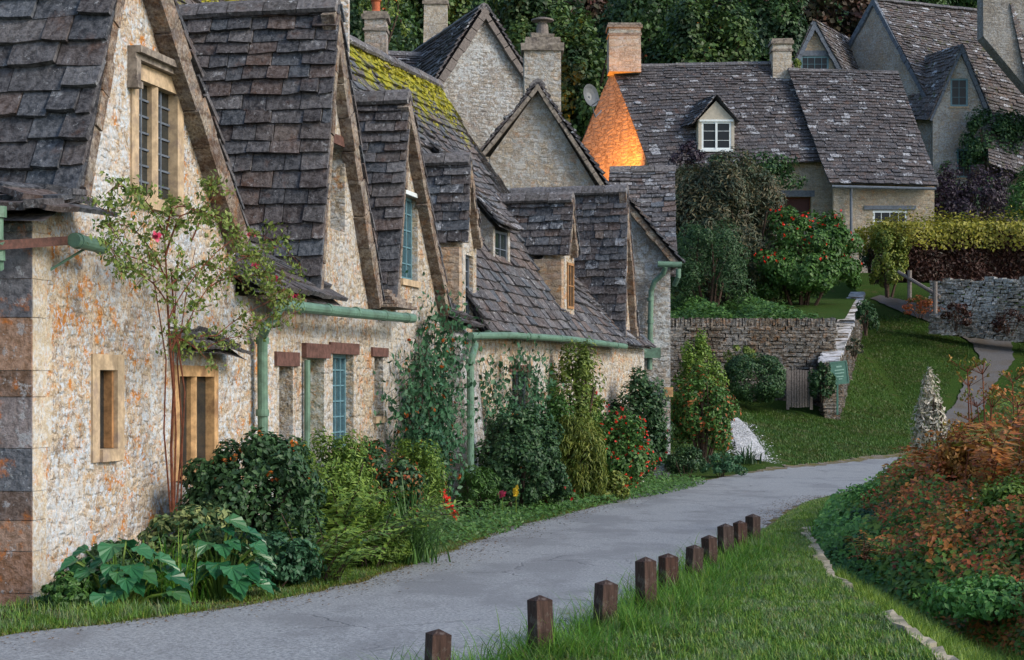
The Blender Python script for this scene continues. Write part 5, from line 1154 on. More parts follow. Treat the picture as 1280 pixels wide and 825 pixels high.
pl = bush('ivy', 'green ivy over the wall end between gate and notice board', 'ivy', 1028, 502, 32, 50, 'dark_green', Y=56.6, leaf=.1, n=2400, clumps=26)
# clipped bush and shrubs by the gravel
hb_ = empty('clipped_bush', P(945, 512, 56.5), 'dark clipped rounded block of evergreen left of the wooden gate', 'bush'); b = P(945, 512, 56.5)
pos, out = crown_pts(16000, (b.x, b.y + .3, b.z + .9), (1.0, .9, .92), 160, .2, hollow=.97); pos = np.array(b)[None] + (pos - np.array(b)) ; d_ = pos - np.array([b.x, b.y + .3, b.z + .9]); d_[:, 2] = np.sign(d_[:, 2]) * np.abs(d_[:, 2] / .92) ** .7 * .92; d_[:, 0] = np.sign(d_[:, 0]) * np.abs(d_[:, 0]) ** .7
pos = np.array([b.x, b.y + .3, b.z + .9]) + d_; leaf_obj('foliage', [leaf_arrays(pos, .085 * rng.uniform(.6, 1.2, len(pos)), out + rng.normal(0, .4, out.shape), rand_dirs(len(pos)), .6)], M['dark_green'], hb_)
bush('shrub', 'olive green rounded shrub against the dry stone wall', 'shrub', 875, 512, 66, 92, 'fern', Y=55.5, leaf=.11, n=4500, clumps=36)
bush('shrub', 'small bright yellow green shrub behind the clipped evergreen', 'shrub', 928, 475, 46, 46, 'lime', Y=58, leaf=.11, n=1500, clumps=16)
bush('shrub', 'dark reddish shrub with light green tips at the end of the row, before the gravel', 'shrub', 880, 577, 84, 118, 'mid_green', Y=43.5, leaf=.10, n=6500, clumps=46, stems=9, second=('rust', .14))
bush('shrub', 'low dark spreading shrub at the foot of the end cottage corner', 'shrub', 857, 598, 50, 42, 'dark_green', leaf=.07, n=2600, clumps=22)
bush('shrub', 'low glossy plants along the road before the gravel patch', 'shrub', 902, 596, 60, 34, 'blue_green', leaf=.08, n=1800, clumps=20)
strap_plant('strap_plant', 'spiky dark leaved plant beside the gravel patch', 'plant', 935, 580, 40, 26, 'dark_green', 40, .05)
# climbing and bedding plants in front of the row, near to far
def wallfoot(px, off, k=None):
    k = (0 if px <= 590 else 1) if k is None else k; v = W(px, 480, off, k); v.z = gz(v.x, v.y); return v
def bed(name, label, cat, px, off, w, h, mat, **kw):
    v = wallfoot(px, off); kw['n'] = int(kw.get('n', 3000) * 1.5); return bush(name, label, cat, px, 0, w * 1.15, h * 1.12, mat, Y=v.y, zb=v.z, **kw)
bed('bush', 'big dark green bush with orange flecks below the low mullioned window', 'bush', 312, .85, 165, 165, 'dark_green', leaf=.065, n=11000, clumps=70, clump=.24, flowers=('orange_leaf', 22, .05, .2), droop=.5, stems=9)
bed('variegated_shrub', 'cream edged variegated shrub in front of the low window', 'shrub', 245, .95, 130, 95, 'variegated', leaf=.07, n=2600, clumps=30, droop=.3)
bed('bush', 'loose green bush between the dark bush and the strap leaves', 'bush', 408, 1.1, 130, 150, 'fern', leaf=.06, n=9000, clumps=60, aspect=.3, droop=.5, stems=8)
bed('bush', 'dark reddish leaved bush beneath the blue casement', 'bush', 480, .7, 90, 110, 'dark_green', leaf=.06, n=4500, clumps=36, second=('rust', .15))
bed('daisy_bush', 'small bushy plant with narrow leaves at the foot of the buttress', 'plant', 598, 1.0, 52, 62, 'mid_green', leaf=.09, n=1500, clumps=22, aspect=.25, droop=-.3)
bed('bush', 'large dark rounded evergreen bush in front of the third cottage', 'bush', 650, 1.25, 118, 122, 'dark_green', leaf=.07, n=11000, clumps=70, clump=.22)
bed('climber', 'pale lime green climber rising over the gutter', 'climber', 718, .45, 62, 190, 'lime', leaf=.10, n=4200, clumps=44, depth=.5, aspect=.4)
bed('bush', 'yellow green drooping bush spilling to the road', 'bush', 722, 1.1, 72, 105, 'yellow_green', leaf=.11, n=5000, clumps=44, aspect=.2, droop=1.6)
bed('flowering_shrub', 'bushy shrub covered in small red blossoms', 'shrub', 772, 1.0, 86, 88, 'mid_green', leaf=.09, n=5000, clumps=44, flowers=('scarlet', 330, .038, -.7))
bed('bush', 'dark green shrub against the wall below the drainpipe bend', 'bush', 793, .5, 82, 132, 'dark_green', leaf=.1, n=6000, clumps=46)
bed('flowering_shrub', 'red leaved shrub behind the lime green climber', 'shrub', 756, .5, 62, 118, 'mid_green', leaf=.1, n=3200, clumps=30, flowers=('red_leaf', 80, .07, -.2))
bush('flowering_shrub', 'small red flowered plant at the corner of the end cottage', 'shrub', 812, 596, 40, 80, 'dark_green', Y=38.5, leaf=.09, n=2200, clumps=24, flowers=('red_leaf', 50, .08, -.4))
bed('bush', 'loose olive green bush between strap leaves and climbing rose, against the wall', 'bush', 520, .55, 70, 105, 'fern', leaf=.055, n=3600, clumps=50, clump=.34, aspect=.35, stems=7)
bed('bush', 'pale green shrub at the wall between the dark evergreen and the lime climber', 'bush', 690, .45, 60, 125, 'mid_green', leaf=.08, n=3000, clumps=44, clump=.34, stems=6)
bed('bush', 'small mixed shrub by the narrow slit window', 'bush', 445, .4, 60, 120, 'mid_green', leaf=.055, n=2600, clumps=44, clump=.34, second=('rust', .12), stems=6)
bed('bush', 'low flowering mound at the road edge before the yellow green bush', 'bush', 688, 1.45, 50, 44, 'mid_green', leaf=.06, n=1800, clumps=24, flowers=('red_leaf', 26, .05, -.6))
bed('bush', 'low green mound at the road edge before the red blossomed shrub', 'bush', 752, 1.4, 60, 40, 'yellow_green', leaf=.07, n=2000, clumps=24)
bed('bush', 'low grassy mound at the road edge, left of the scarlet poppies', 'bush', 470, 1.65, 90, 50, 'fern', leaf=.06, n=2600, clumps=34, aspect=.25)
# climbers with leaves held along stems
def climber(name, label, base, tips, mat, leaf=.06, per=16, stem=.012, spread=.09, flowers=None, stemmat='bark', twig=0):
    root = empty(name, base, label, 'climber'); m = MB(); ps = []; ds = []
    for tip in tips:
        b0 = base + Vector((random.uniform(-.1, .1), random.uniform(-.15, .15), 0)); pts = [b0]; K = 9
        for i in range(1, K + 1):
            t = i / K; q = lerp(b0, tip, t) + Vector((random.uniform(-.05, .05), random.uniform(-.07, .07), .18 * math.sin(t * 3.14))); pts.append(q)
        m.tube(pts, [stem * (1 - .75 * i / K) for i in range(K + 1)], 5)
        for i in range(2, K):
            for _ in range(per):
                q = lerp(pts[i], pts[i + 1], random.random()); ps.append(np.array(q) + rng.normal(0, spread, 3)); ds.append(rng.normal(0, 1, 3))
            for _ in range(twig):
                q = pts[i]; e = q + Vector((random.uniform(-.5, .5), random.uniform(-.5, .5), random.uniform(-.3, .25))); m.tube([q, lerp(q, e, .5) + Vector((0, 0, .06)), e], [stem * .3, stem * .22, stem * .12], 4)
                for __ in range(6): ps.append(np.array(lerp(q, e, random.random())) + rng.normal(0, .03, 3)); ds.append(rng.normal(0, 1, 3))
    ps, ds = np.array(ps), np.array(ds); nr = np.tile(np.array(seg_n(0))[None] * 1.2, (len(ps), 1)) + rng.normal(0, .6, ps.shape)
    leaf_obj('leaves', [leaf_arrays(ps, leaf * rng.uniform(.6, 1.3, len(ps)), nr, ds - np.array([0, 0, .5]), .6)], M[mat], root); m.build('stems', M[stemmat], root)
    if flowers:
        sel = rng.permutation(len(ps))[:flowers[1]]; L = []
        for j in range(6): L.append(leaf_arrays(ps[sel] + np.array(seg_n(0)) * .05 + rng.normal(0, flowers[2] * .2, (len(sel), 3)), np.full(len(sel), flowers[2]), rand_dirs(len(sel)), rand_dirs(len(sel)), .9))
        leaf_obj('blossoms', L, M[flowers[0]], root)
    return root
tip = lambda px, py, off: W(px, py, off, 0 if px <= 590 else 1)
climber('climbing_rose', 'dense blue green climber with orange hips on the stone buttress', wallfoot(535, .35), [tip(x, y, random.uniform(.12, .5)) for x, y in ((545, 372), (560, 385), (535, 400), (520, 430), (505, 470), (530, 455), (552, 440), (570, 395), (548, 480), (510, 520), (540, 520), (562, 500), (528, 550))], 'blue_green', .10, 48, .014, .2, ('orange_leaf', 70, .05), twig=2)
climber('climbing_rose', 'sparse climber with long bare stems on the third cottage wall', wallfoot(655, .35), [tip(x, y, random.uniform(.08, .3)) for x, y in ((600, 450), (612, 480), (640, 440), (662, 430), (680, 470), (690, 500), (625, 520), (596, 500), (672, 450))], 'blue_green', .11, 34, .014, .15, ('orange_leaf', 12, .06), twig=1)
# thin rose in front of the near cottage
base = wallfoot(214, .35); root = empty('climbing_rose', base, 'thin leggy rose with pink blooms climbing past the low window of the near cottage', 'climber')
m = MB(); ps = []; Pn = lambda px, py, off=.4: W(px, py, off, 0)
trunk = [Pn(216, 640, .3), Pn(214, 560, .3), Pn(217, 490, .35), Pn(213, 440, .35), Pn(210, 390, .35), Pn(208, 340, .4), Pn(206, 300, .4)]
m.tube(trunk, [.014, .013, .012, .011, .010, .008, .006], 6); m.tube([q + Vector((.05 + .03 * math.sin(i), .12, 0)) for i, q in enumerate(trunk[:6])], .008, 5)
for dx in (-9, 6, 14): m.tube([Pn(216 + dx * .3, 640, .3), Pn(214 + dx, 540, .33), Pn(213 + dx * .6, 450, .35), Pn(210 + dx * 1.6, 370, .4), Pn(208 + dx * 2.6, 310, .42)], [.009, .008, .007, .005, .003], 5)
arch = [[(213, 440), (232, 410), (260, 360), (300, 325), (345, 310)], [(210, 400), (240, 350), (290, 300), (330, 295), (375, 330)], [(208, 350), (180, 300), (150, 280), (128, 262)], [(207, 320), (225, 270), (262, 268), (300, 290), (330, 340)],
        [(210, 380), (180, 345), (150, 335), (130, 300)], [(213, 430), (270, 420), (330, 380), (372, 372)], [(213, 420), (250, 440), (300, 420), (340, 395)], [(206, 300), (190, 262), (165, 240), (140, 236)], [(206, 300), (215, 262), (240, 262), (278, 278)], [(210, 360), (250, 330), (300, 350), (340, 352)],
        [(208, 345), (160, 320), (135, 280)], [(260, 360), (300, 345), (350, 352), (370, 390)], [(240, 300), (270, 240), (262, 232)], [(300, 320), (330, 330), (345, 370), (340, 410)]]
for A_ in arch:
    o0 = random.uniform(.3, .6); pts = [Pn(x, y, o0 + .08 * i) for i, (x, y) in enumerate(A_)]; fine_ = []
    for a_, b_ in zip(pts, pts[1:]):
        for t in (0, .33, .66): fine_.append(lerp(a_, b_, t) + Vector((0, 0, .03 * math.sin(t * 3.14))))
    fine_.append(pts[-1]); m.tube(fine_, [max(.003, .009 * (1 - i / len(fine_))) for i in range(len(fine_))], 4)
    for i, q in enumerate(fine_[1:]):
        for _ in range(3):
            e = q + Vector((random.uniform(-.16, .16), random.uniform(-.22, .22), random.uniform(-.15, .12))); m.tube([q, e], [.003, .0015], 3)
            for __ in range(12): ps.append(np.array(lerp(q, e, random.uniform(.3, 1.1))) + rng.normal(0, .025, 3))
m.build('stems', M['bark_red'], root); ps = np.array(ps)
leaf_obj('leaves', [leaf_arrays(ps, .05 * rng.uniform(.6, 1.3, len(ps)), rng.normal(0, 1, ps.shape) + np.array(seg_n(0)), rand_dirs(len(ps)) - np.array([0, 0, .5]), .55)], M['lime'], root)
for x, y in ((195, 294), (313, 292), (320, 332), (343, 348), (368, 370)):
    q = Pn(x, y, .62); L = [leaf_arrays(np.array(q)[None] + rng.normal(0, .012, (1, 3)), np.array([.05]), rand_dirs(1), rand_dirs(1), 1.) for _ in range(14)]; leaf_obj('bloom', L, M['pink'], root)
# second rose mass at the near downpipe
# large leaves at the foot of the near cottage
def big_leaf_plant(label, px, off, w, h, n, size, mat='big_leaf'):
    b = wallfoot(px, off); k = b.y / F; root = empty('big_leaf_plant', b, label, 'plant'); m = MB(); st = MB()
    for i in range(n):
        a = random.uniform(0, 6.28); rr = random.uniform(.15, 1); t = Vector((math.cos(a) * rr * w * k / 2, math.sin(a) * rr * w * k / 2.6, h * k * random.uniform(.25, 1) * (1.0 - .45 * rr))); p = b + t
        st.tube([b + Vector((t.x * .25, t.y * .25, 0)), b + Vector((t.x * .6, t.y * .6, t.z * .75)), p], [.012, .01, .007], 5)
        d = Vector((math.cos(a), math.sin(a), -.35)).normalized(); up = Vector((math.cos(a) * .55, math.sin(a) * .55 - .25, .9)).normalized(); x = d.cross(up).normalized(); up = x.cross(d).normalized(); s = size * random.uniform(.6, 1.15)
        rim = [(-.18, .28), (-.08, .48), (.15, .56), (.3, .5), (.45, .46), (.62, .33), (.72, .27), (.9, .1), (1.0, 0)]; prof = rim + [(u_, -v_) for u_, v_ in rim[::-1][1:]]
        vs = [tuple(p)] + [tuple(p + d * (u_ * s + random.uniform(-.02, .02) * s) + x * v_ * s + up * (.10 * s * (1 if j % 2 else -1) * .35 + .22 * s * abs(v_) - .30 * s * max(0, u_) ** 2)) for j, (u_, v_) in enumerate(prof)]
        N_ = len(prof); m.add(vs, [(0, 1 + j, 1 + (j + 1) % N_) for j in range(N_ - 1)] + [(0, N_, 1)])
    m.build('leaves', M[mat], root); st.build('stalks', M['leaf_stalk'] if 'leaf_stalk' in M else M['fern'], root)
    return root
big_leaf_plant('clump of big blue green rhubarb like leaves at the corner of the near cottage', 150, .75, 165, 95, 60, .17)
big_leaf_plant('second clump of big soft leaves, right of the arching straps', 275, 1.25, 130, 110, 60, .17)
v = wallfoot(215, 1.15)
bed('bedding_plant', 'low leafy bedding plants at the very corner of the near cottage', 'plant', 88, .45, 70, 40, 'mid_green', leaf=.05, n=1800, clumps=30, stems=3)
bed('bedding_plant', 'low leafy plants behind the big leaves below the small window', 'plant', 150, .35, 120, 60, 'dark_green', leaf=.05, n=3200, clumps=34, stems=3)
bed('bedding_plant', 'mixed low greenery in front of the big orange flecked bush', 'plant', 335, 1.35, 120, 60, 'blue_green', leaf=.06, n=3000, clumps=34, stems=3)
strap_plant('strap_plant', 'arching grassy straps between the two clumps of big leaves', 'plant', 212, 752, 150, 88, 'grass', 150, .016)
strap_plant('strap_plant', 'fountain of bright green strap leaves beside the scarlet flowers', 'plant', 508, 705, 120, 100, 'mid_green', 260, .024, flowers=None)
fern('fern', 'tall green fern in the bed below the blue casement', 'fern', 440, 712, 140, 150, 'fern', 30, pairs=20)
fern('fern', 'lower fern leaning to the road edge in front of the dark bush', 'fern', 392, 730, 130, 110, 'fern', 26, pairs=18)
pb = G(560, 660); root = empty('poppy', pb, 'bright scarlet poppies on thin stems by the buttress', 'flower'); m = MB(); L = []
for x, y in ((552, 615), (560, 624), (556, 632), (568, 640), (571, 646), (545, 618), (563, 630)):
    q = P(x, y, pb.y + random.uniform(-.3, .3)); m.tube([pb + Vector((random.uniform(-.1, .1), 0, 0)), q], [.005, .004], 4)
    for _ in range(8): L.append(leaf_arrays(np.array(q)[None] + rng.normal(0, .022, (1, 3)), np.array([.065]), rand_dirs(1) + np.array([[.2, -1, .4]]), rand_dirs(1), 1.))
leaf_obj('petals', L, M['scarlet'], root); m.build('stems', M['fern'], root)
for (x, y, mt, lb) in ((628, 618, 'pink', 'single pink bloom in front of the dark evergreen bush'), (645, 615, 'yellow_flower', 'single yellow bloom in front of the dark evergreen bush'),):
    q = P(x, y, G(x, 655).y - .2); root = empty('flower', G(x, 655), lb, 'flower'); m = MB(); m.tube([G(x, 655), q], [.006, .004], 4); m.build('stem', M['fern'], root)
    leaf_obj('petals', [leaf_arrays(np.array(q)[None] + rng.normal(0, .025, (1, 3)), np.array([.09]), rand_dirs(1), rand_dirs(1), 1.) for _ in range(10)], M[mt], root)
# low plants filling the bed
def bedfill(n):
    s = rng.uniform(.2, 26, n); t = rng.uniform(0, 1, n) ** .7; out = []
    for a_, b_ in zip(s, t):
        if a_ < 14.8: v = FW(a_, 0, 0, .1)
        else: v = FW(a_ - 14.8, 0, 1, .1)
        wd = interp(v.y, [13.7, 16, 20, 28, 34, 39], [.9, 1.1, 1.7, 1.7, 1.6, 1.4]); n_ = seg_n(0) * (wd * b_); p = v + n_
        out.append((p.x, p.y, gz(p.x, p.y) + random.uniform(0, .16 + .22 * (1 - b_)))) 
    return np.array(out), np.tile([[.3, -.4, .8]], (n, 1))
mass('ground_cover', 'low leafy ground cover and creeping flowers filling the cottage bed', 16000, bedfill, .06, 'mid_green', base=(0, 20, 0))
# ------------------------------------------------------------------ grasses
def grass_obj(name, label, base, length, width, mat, lean=(.1, .7), segs=2):
    o = leaf_obj(name, [blades_at(base, length, width, lean, segs)], M[mat], None, base=(0, 0, 0)); o['kind'] = 'stuff'; o['label'] = label; return o
def between(n, fl, fr_, y0, y1, pw=1.):
    Y_ = y0 + (y1 - y0) * rng.uniform(0, 1, n) ** pw; a_ = fl(Y_); b_ = fr_(Y_); X_ = a_ + (b_ - a_) * rng.uniform(0, 1, n); return X_, Y_
ry = np.array([p[1] for p in RR]); rx = np.array([p[0] for p in RR]); o_ = np.argsort(ry); ry, rx = ry[o_], rx[o_]
redge = lambda Y_: np.interp(Y_, ry, rx) + .10
kxs = lambda Y_: np.interp(Y_, [6, 10.3, 11.4, 15.3, 21, 27.6, 33], [2.3, 2.5, 2.55, 2.75, 3.5, 5.1, 8.0]) - .02
def gverge(x, y):
    e0 = float(redge(y)) - .1; k0 = float(np.interp(y, [6, 10.3, 11.4, 15.3, 21, 27.6, 33], [2.3, 2.5, 2.55, 2.75, 3.5, 5.1, 8.0]))
    if y < 33 and e0 < x < k0 + .02: return gz(x, y) + .10 * min(1, max(0, (x - e0 - .08) / .35)) * min(1, (33 - y) / 6)
    return gz2(x, y)
rows = []
for yy in np.arange(6.5, 32.9, .35):
    a_, b_ = float(redge(yy)) + .0, float(np.interp(yy, [6, 10.3, 11.4, 15.3, 21, 27.6, 33], [2.3, 2.5, 2.55, 2.75, 3.5, 5.1, 8.0])) - .02
    rows.append([(lerp(a_, b_, t), yy, gverge(lerp(a_, b_, t), yy) + (.004 if t else -.02)) for t in (0, .04, .1, .18, .28, .4, .55, .7, .85, 1)])
sheet('grass_verge', rows, M['turf'])
gzv = lambda X_, Y_: np.array([gverge(x, y) for x, y in zip(X_, Y_)])
X_, Y_ = between(150000, redge, kxs, 8.5, 33, 1.6)
keep = rng.uniform(0, 1, len(X_)) < (.45 + .55 * (np.sin(X_ * 3.1 + Y_ * 1.1) * np.sin(Y_ * 2.3 - X_) > -.35)); X_, Y_ = X_[keep], Y_[keep]
lump = .5 + .5 * np.sin(X_ * 2.3 + np.sin(Y_ * 1.7) * 2) * np.sin(Y_ * 1.9 + X_)
dpost = np.min([np.hypot(X_ - p.x, Y_ - p.y) for p in posts], axis=0)
ln = (.028 + .04 * lump) * rng.uniform(.6, 1.5, len(X_)) + .20 * np.exp(-(dpost / .30) ** 2) * rng.uniform(.3, 1.2, len(X_))
grass_obj('grass', 'green grass of the verge with longer tufts round the bollards', np.stack([X_, Y_, gzv(X_, Y_) + .0], 1), ln, .0055 * (1 + Y_ / 22), 'verge_grass', (.2, 1.1))
# dense long tufts at the post feet
bs = []; 
for i, p in enumerate(posts):
    for _ in range(1500 if i < 8 else 700):
        a_ = random.uniform(0, 6.28); r_ = abs(random.gauss(0, .22)) + .06; bs.append((p.x + math.cos(a_) * r_ + .10, p.y + math.sin(a_) * r_, p.z - .06))
bs = np.array(bs); grass_obj('grass', 'long arching tufts of grass round the bollard feet', bs, rng.uniform(.16, .46, len(bs)), .007, 'grass', (.35, 1.3), 4)
# raised turf lip under the verge so posts stand in it
# road-left verge
ly = np.array([p[1] for p in RL]); lx = np.array([p[0] for p in RL]); o_ = np.argsort(ly); ly, lx = ly[o_], lx[o_]
ledge = lambda Y_: np.interp(Y_, ly, lx) - .04
X_, Y_ = between(42000, lambda y: ledge(y) - .75, ledge, 11, 33, 1.2)
grass_obj('grass', 'ragged yellow green grass edge on the cottage side of the road', np.stack([X_, Y_, gzv(X_, Y_) + .0], 1), rng.uniform(.02, .10, len(X_)) * (1 + .9 * np.sin(Y_ * 3.3) * np.sin(Y_ * 1.3)), .008, 'verge_grass', (.2, 1.1))
X_, Y_ = between(9000, lambda y: ledge(y) - .30, lambda y: ledge(y) + .10, 11, 33, 1.2)
grass_obj('grass', 'short yellowish grass at the very edge of the asphalt', np.stack([X_, Y_, gzv(X_, Y_) + .01], 1), rng.uniform(.02, .05, len(X_)), .008, 'yellow_grass', (.3, 1.2))
n_ = 5200; s_ = rng.uniform(-1.5, 3.2, n_); o2 = rng.uniform(.02, 1.0, n_); bs2 = np.array([tuple(FW(a_, 0, 0, b_)) for a_, b_ in zip(s_, o2)]); bs2[:, 2] = 0
grass_obj('grass', 'grass growing against the foot of the near cottage corner', bs2, rng.uniform(.03, .13, n_), .008, 'verge_grass', (.2, 1.1))
gpx = [G(*q) for q in [(915, 527), (930, 548), (938, 566), (942, 577)]]
def chips(n):
    t = rng.uniform(0, 1, n) * (len(gpx) - 1); i = np.minimum(t.astype(int), len(gpx) - 2); f = t - i; a_ = np.array([tuple(v) for v in gpx]); p = a_[i] * (1 - f)[:, None] + a_[i + 1] * f[:, None]; p[:, 0] += rng.normal(0, .27, n)
    p[:, 2] = [gz(x, y) + .065 for x, y in p[:, :2]]; return p, np.tile([[0, -.3, 2.]], (n, 1))
mass('gravel', 'loose pale stone chips spilling over the gravel patch', 5000, chips, .05, 'chips', base=(6.5, 48, 0))
def edge_litter(n):
    Y_ = rng.uniform(9, 33, n); side = rng.integers(0, 2, n); w = np.abs(rng.normal(0, .28, n)); X_ = np.where(side > 0, ledge(Y_) + w, redge(Y_) - .1 - w * .8)
    return np.stack([X_, Y_, np.array([gz(x, y) for x, y in zip(X_, Y_)]) + .022], 1), np.tile([[0, 0, 3.]], (n, 1))
mass('fallen_leaves', 'fallen leaves and grit along both edges of the road', 5200, edge_litter, .028, 'litter', base=(0, 20, 0))
# brambles and tall weeds standing out of the bank
for (px, pyb, Yq, w, h, mt, lb) in ((1085, 668, 21, 70, 60, 'nettle', 'tall green nettles where the bank meets the bend of the road'), (1150, 640, 20, 80, 64, 'fern', 'olive bramble under the pale plume shrub'), (1210, 610, 18.5, 84, 80, 'bracken', 'orange brown bramble behind the light green bush'), (1262, 690, 15.5, 80, 90, 'fern', 'olive green bramble at the right edge below the ferns'), (1170, 720, 16.5, 90, 56, 'rust', 'rusty red bramble in the middle of the bank'), (1245, 775, 13.6, 190, 52, 'nettle', 'bright green nettle patch in the bottom right corner'), (1075, 710, 18, 56, 40, 'blue_green', 'low blue green weeds beside the kerb stones')):
    bush('bramble', lb, 'bramble', px, pyb, w, h, mt, Y=Yq, leaf=.055, n=4200, clumps=70, clump=.34, stems=8)
# lawn texture on the slope
n_ = 190000; X_ = rng.uniform(4, 26, n_); Y_ = rng.uniform(43.5, 76, n_); yl = 43.8 + 1.64 * np.clip(X_ - 6.2, 0, 8) + .4
kp = (Y_ > yl) & ~((X_ < 10.5 + (Y_ - 57.2) * .245) & (Y_ > 57)); X_, Y_ = X_[kp], Y_[kp]
pth = [(v.x, v.y) for v in [G(*q) for q in [(1095, 372), (1145, 388), (1200, 408), (1240, 430), (1248, 450), (1222, 482), (1197, 525), (1175, 569)]]]
py_ = np.array(pth)[::-1]; dm_ = np.min([np.hypot(X_ - a_, Y_ - b_) for (a_, b_) in [tuple(lerp(Vector(u_), Vector(v_), t)) for u_, v_ in zip(pth, pth[1:]) for t in (0, .2, .4, .6, .8)]], axis=0); kp = (dm_ > 1.0) & ~((X_ > 5.2) & (X_ < 7.8) & (Y_ < 50.5) & (np.abs(X_ - 6.6 - (Y_ - 45) * .0) < .75)); X_, Y_ = X_[kp], Y_[kp]
grass_obj('grass', 'short grass of the sloping lawn', np.stack([X_, Y_, gzv(X_, Y_)], 1), rng.uniform(.05, .13, len(X_)), .022, 'verge_lawn', (.3, 1.1), 2)

# ------------------------------------------------------------------ the bank on the right
def bank(n, dlo, dhi, y0, y1, hfac=.42, top=1.55, lo=.35, xmax=9, ph=0., zone=None):
    Y_ = y0 + (y1 - y0) * rng.uniform(0, 1, n) ** 1.3; kx = np.interp(Y_, [6, 10.3, 11.4, 15.3, 21, 27.6, 33], [2.3, 2.5, 2.55, 2.75, 3.5, 5.1, 8.0]); d = rng.uniform(dlo, dhi, n); X_ = kx + d
    lump = .70 + .45 * np.sin(X_ * 2.7 + Y_ * .9 + ph) * np.cos(Y_ * 1.7 - X_ * 1.1 + ph * 2) + .22 * np.sin(X_ * 7 + ph) * np.sin(Y_ * 4.1)
    of = np.interp(Y_, [8, 12, 15.5, 18.5], [1.5, 1.25, .5, 0]); dd = np.clip(d - of, 0, 9)
    hgt = (.42 * np.clip(dd / .25, .12, 1) + .5 * dd).clip(.04, top) * (.55 + .6 * lump) * np.where(dd <= 0, .3, 1)
    if zone is not None:
        g = np.sin(X_ * 1.9 + Y_ * .8 + zone) * np.sin(Y_ * .9 - X_ * .7 + zone * 2) + .5 * np.sin(X_ * 5 + zone) * np.sin(Y_ * 3.3) + rng.normal(0, .25, n); kp = g > -.05; X_, Y_, hgt = X_[kp], Y_[kp], hgt[kp] * 1.12; n = len(X_)
    z = gzv(X_, Y_) + hgt * rng.uniform(lo, 1.06, n)
    return np.stack([X_, Y_, z], 1), np.tile([[-.5, -.6, .6]], (n, 1))
mass('undergrowth', 'green nettles and low weeds on the bank below the kerb stones', 46000, lambda n: bank(n, .05, 2.4, 8.5, 29, .5, .95), .065, 'nettle', base=(5, 14, 0))
mass('undergrowth', 'tangled green brown briars covering the upper bank', 80000, lambda n: bank(n, .5, 5.0, 12.5, 28, .42, 1.7, .5), .075, 'fern', base=(5, 14, 0))
mass('bracken', 'orange brown autumn bracken spread over the bank', 52000, lambda n: bank(n, .8, 5.0, 12.5, 26, .42, 1.7, .8, zone=1.), .06, 'bracken', base=(5, 14, 0))
def redzone(n):
    p, nr = bank(n, .6, 3.2, 13, 21, .52, 1.3, .85, zone=2.4); return p, nr
mass('bracken', 'deep rust red patch of low bracken in the middle of the bank', 16000, redzone, .045, 'rust', base=(5, 14, 0))
X_, Y_ = between(60000, lambda y: kxs(y) + .1, lambda y: kxs(y) + 2.0, 8.5, 16, 1.2); grass_obj('grass', 'bright yellow green grass below the kerb stones', np.stack([X_, Y_, gzv(X_, Y_)], 1), rng.uniform(.05, .19, len(X_)), .008, 'bank_grass', (.2, 1.), 3)
X_, Y_ = between(6000, lambda y: kxs(y) + .05, lambda y: kxs(y) + 1.6, 20, 31, 1.); grass_obj('grass', 'tall green grass where the bank meets the bend of the road', np.stack([X_, Y_, gzv(X_, Y_)], 1), rng.uniform(.15, .45, len(X_)), .012, 'grass', (.2, .9), 4)
fl = [(1215, 18.5, 640, 165), (1250, 17, 620, 170), (1275, 18, 600, 150), (1190, 19.5, 620, 110), (1240, 16, 690, 130), (1150, 18, 690, 90), (1120, 16.5, 720, 80), (1200, 15.5, 730, 90), (1080, 17, 700, 60), (1265, 14.8, 760, 110)]
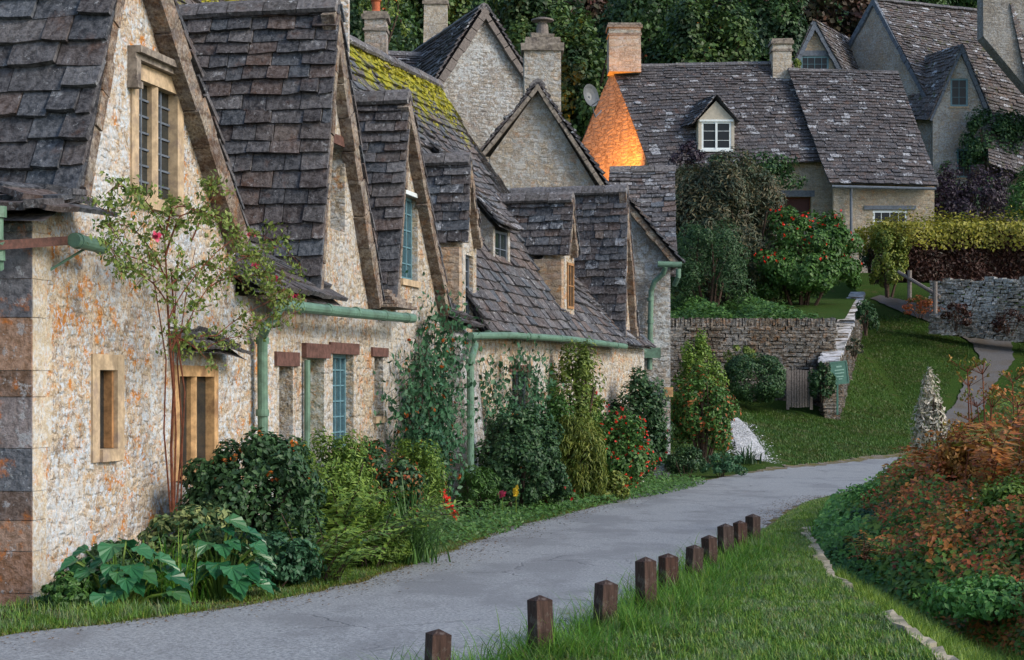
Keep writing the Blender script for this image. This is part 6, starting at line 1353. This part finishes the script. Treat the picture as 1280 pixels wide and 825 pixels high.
lbs = ['tallest rusty fern stems against the path at the upper right', 'rusty fern with bent fronds at the upper right edge', 'rusty fern cut by the right edge near the footpath', 'slender rusty fern right of the pale plume', 'orange fern in the middle of the right edge', 'low orange fern under the pale plume', 'low brown fern in the middle of the bank', 'orange fern above the rust red patch', 'small brown fern nearest the kerb stones', 'low orange fern at the right edge near the bottom']
for (px, Y, pyb, h), lb in zip(fl, lbs): fern('bracken_fern', lb, 'fern', px, pyb, h * .9, h * .8, 'bracken', 6, Y=Y, pairs=17, arch=(.3, 1.1), wide=.2, stemmat='bark_red', group='ferns on the bank', spread=.2)
# dead hogweed like stalks
hs_ = empty('dead_stalks', P(1225, 600, 20), 'tall reddish dead stalks with umbrella seed heads at the right', 'plant'); m = MB(); L = []
for i in range(16):
    x = random.uniform(1175, 1290); Yq = random.uniform(18, 22); top = P(x + random.uniform(-15, 15), random.uniform(455, 560), Yq); b = P(x, 640, Yq); m.tube([b, lerp(b, top, .5) + Vector((random.uniform(-.04, .04), 0, 0)), top], [.013, .01, .006], 5)
    for j in range(10):
        e = top + Vector((random.uniform(-.2, .2), random.uniform(-.2, .2), random.uniform(.02, .10))); m.tube([top - Vector((0, 0, .06)), e], [.004, .003], 3); L.append(leaf_arrays(np.array(e)[None] + rng.normal(0, .02, (4, 3)), np.full(4, .05), rand_dirs(4), rand_dirs(4), .6))
m.build('stalks', M['bark_red'], hs_); leaf_obj('foliage', L, M['bracken'], hs_)  # this foliage mesh is the umbrella seed heads, not leaves
# pale plume shrub
bush('plume_shrub', 'pale feathery plume shaped shrub standing before the road bend', 'shrub', 1163, 600, 52, 132, 'plume', Y=22, leaf=.065, n=3400, clumps=70, clump=.5, aspect=.35, droop=-.9, stems=10, taper=.6)
bush('shrub', 'small yellow green leafed sprig beneath the pale plume shrub', 'shrub', 1168, 640, 60, 60, 'orange_leaf', Y=21, leaf=.05, n=500, clumps=20)
bush('bush', 'light green leafy bush on the bank at the right edge', 'bush', 1225, 690, 90, 70, 'mid_green', Y=16.5, leaf=.05, n=3500, clumps=34, second=('white_flower', .02))
bush('bush', 'dark green bramble on the bank above the kerb stones', 'bush', 1100, 690, 80, 60, 'blue_green', Y=19, leaf=.05, n=3000, clumps=34)
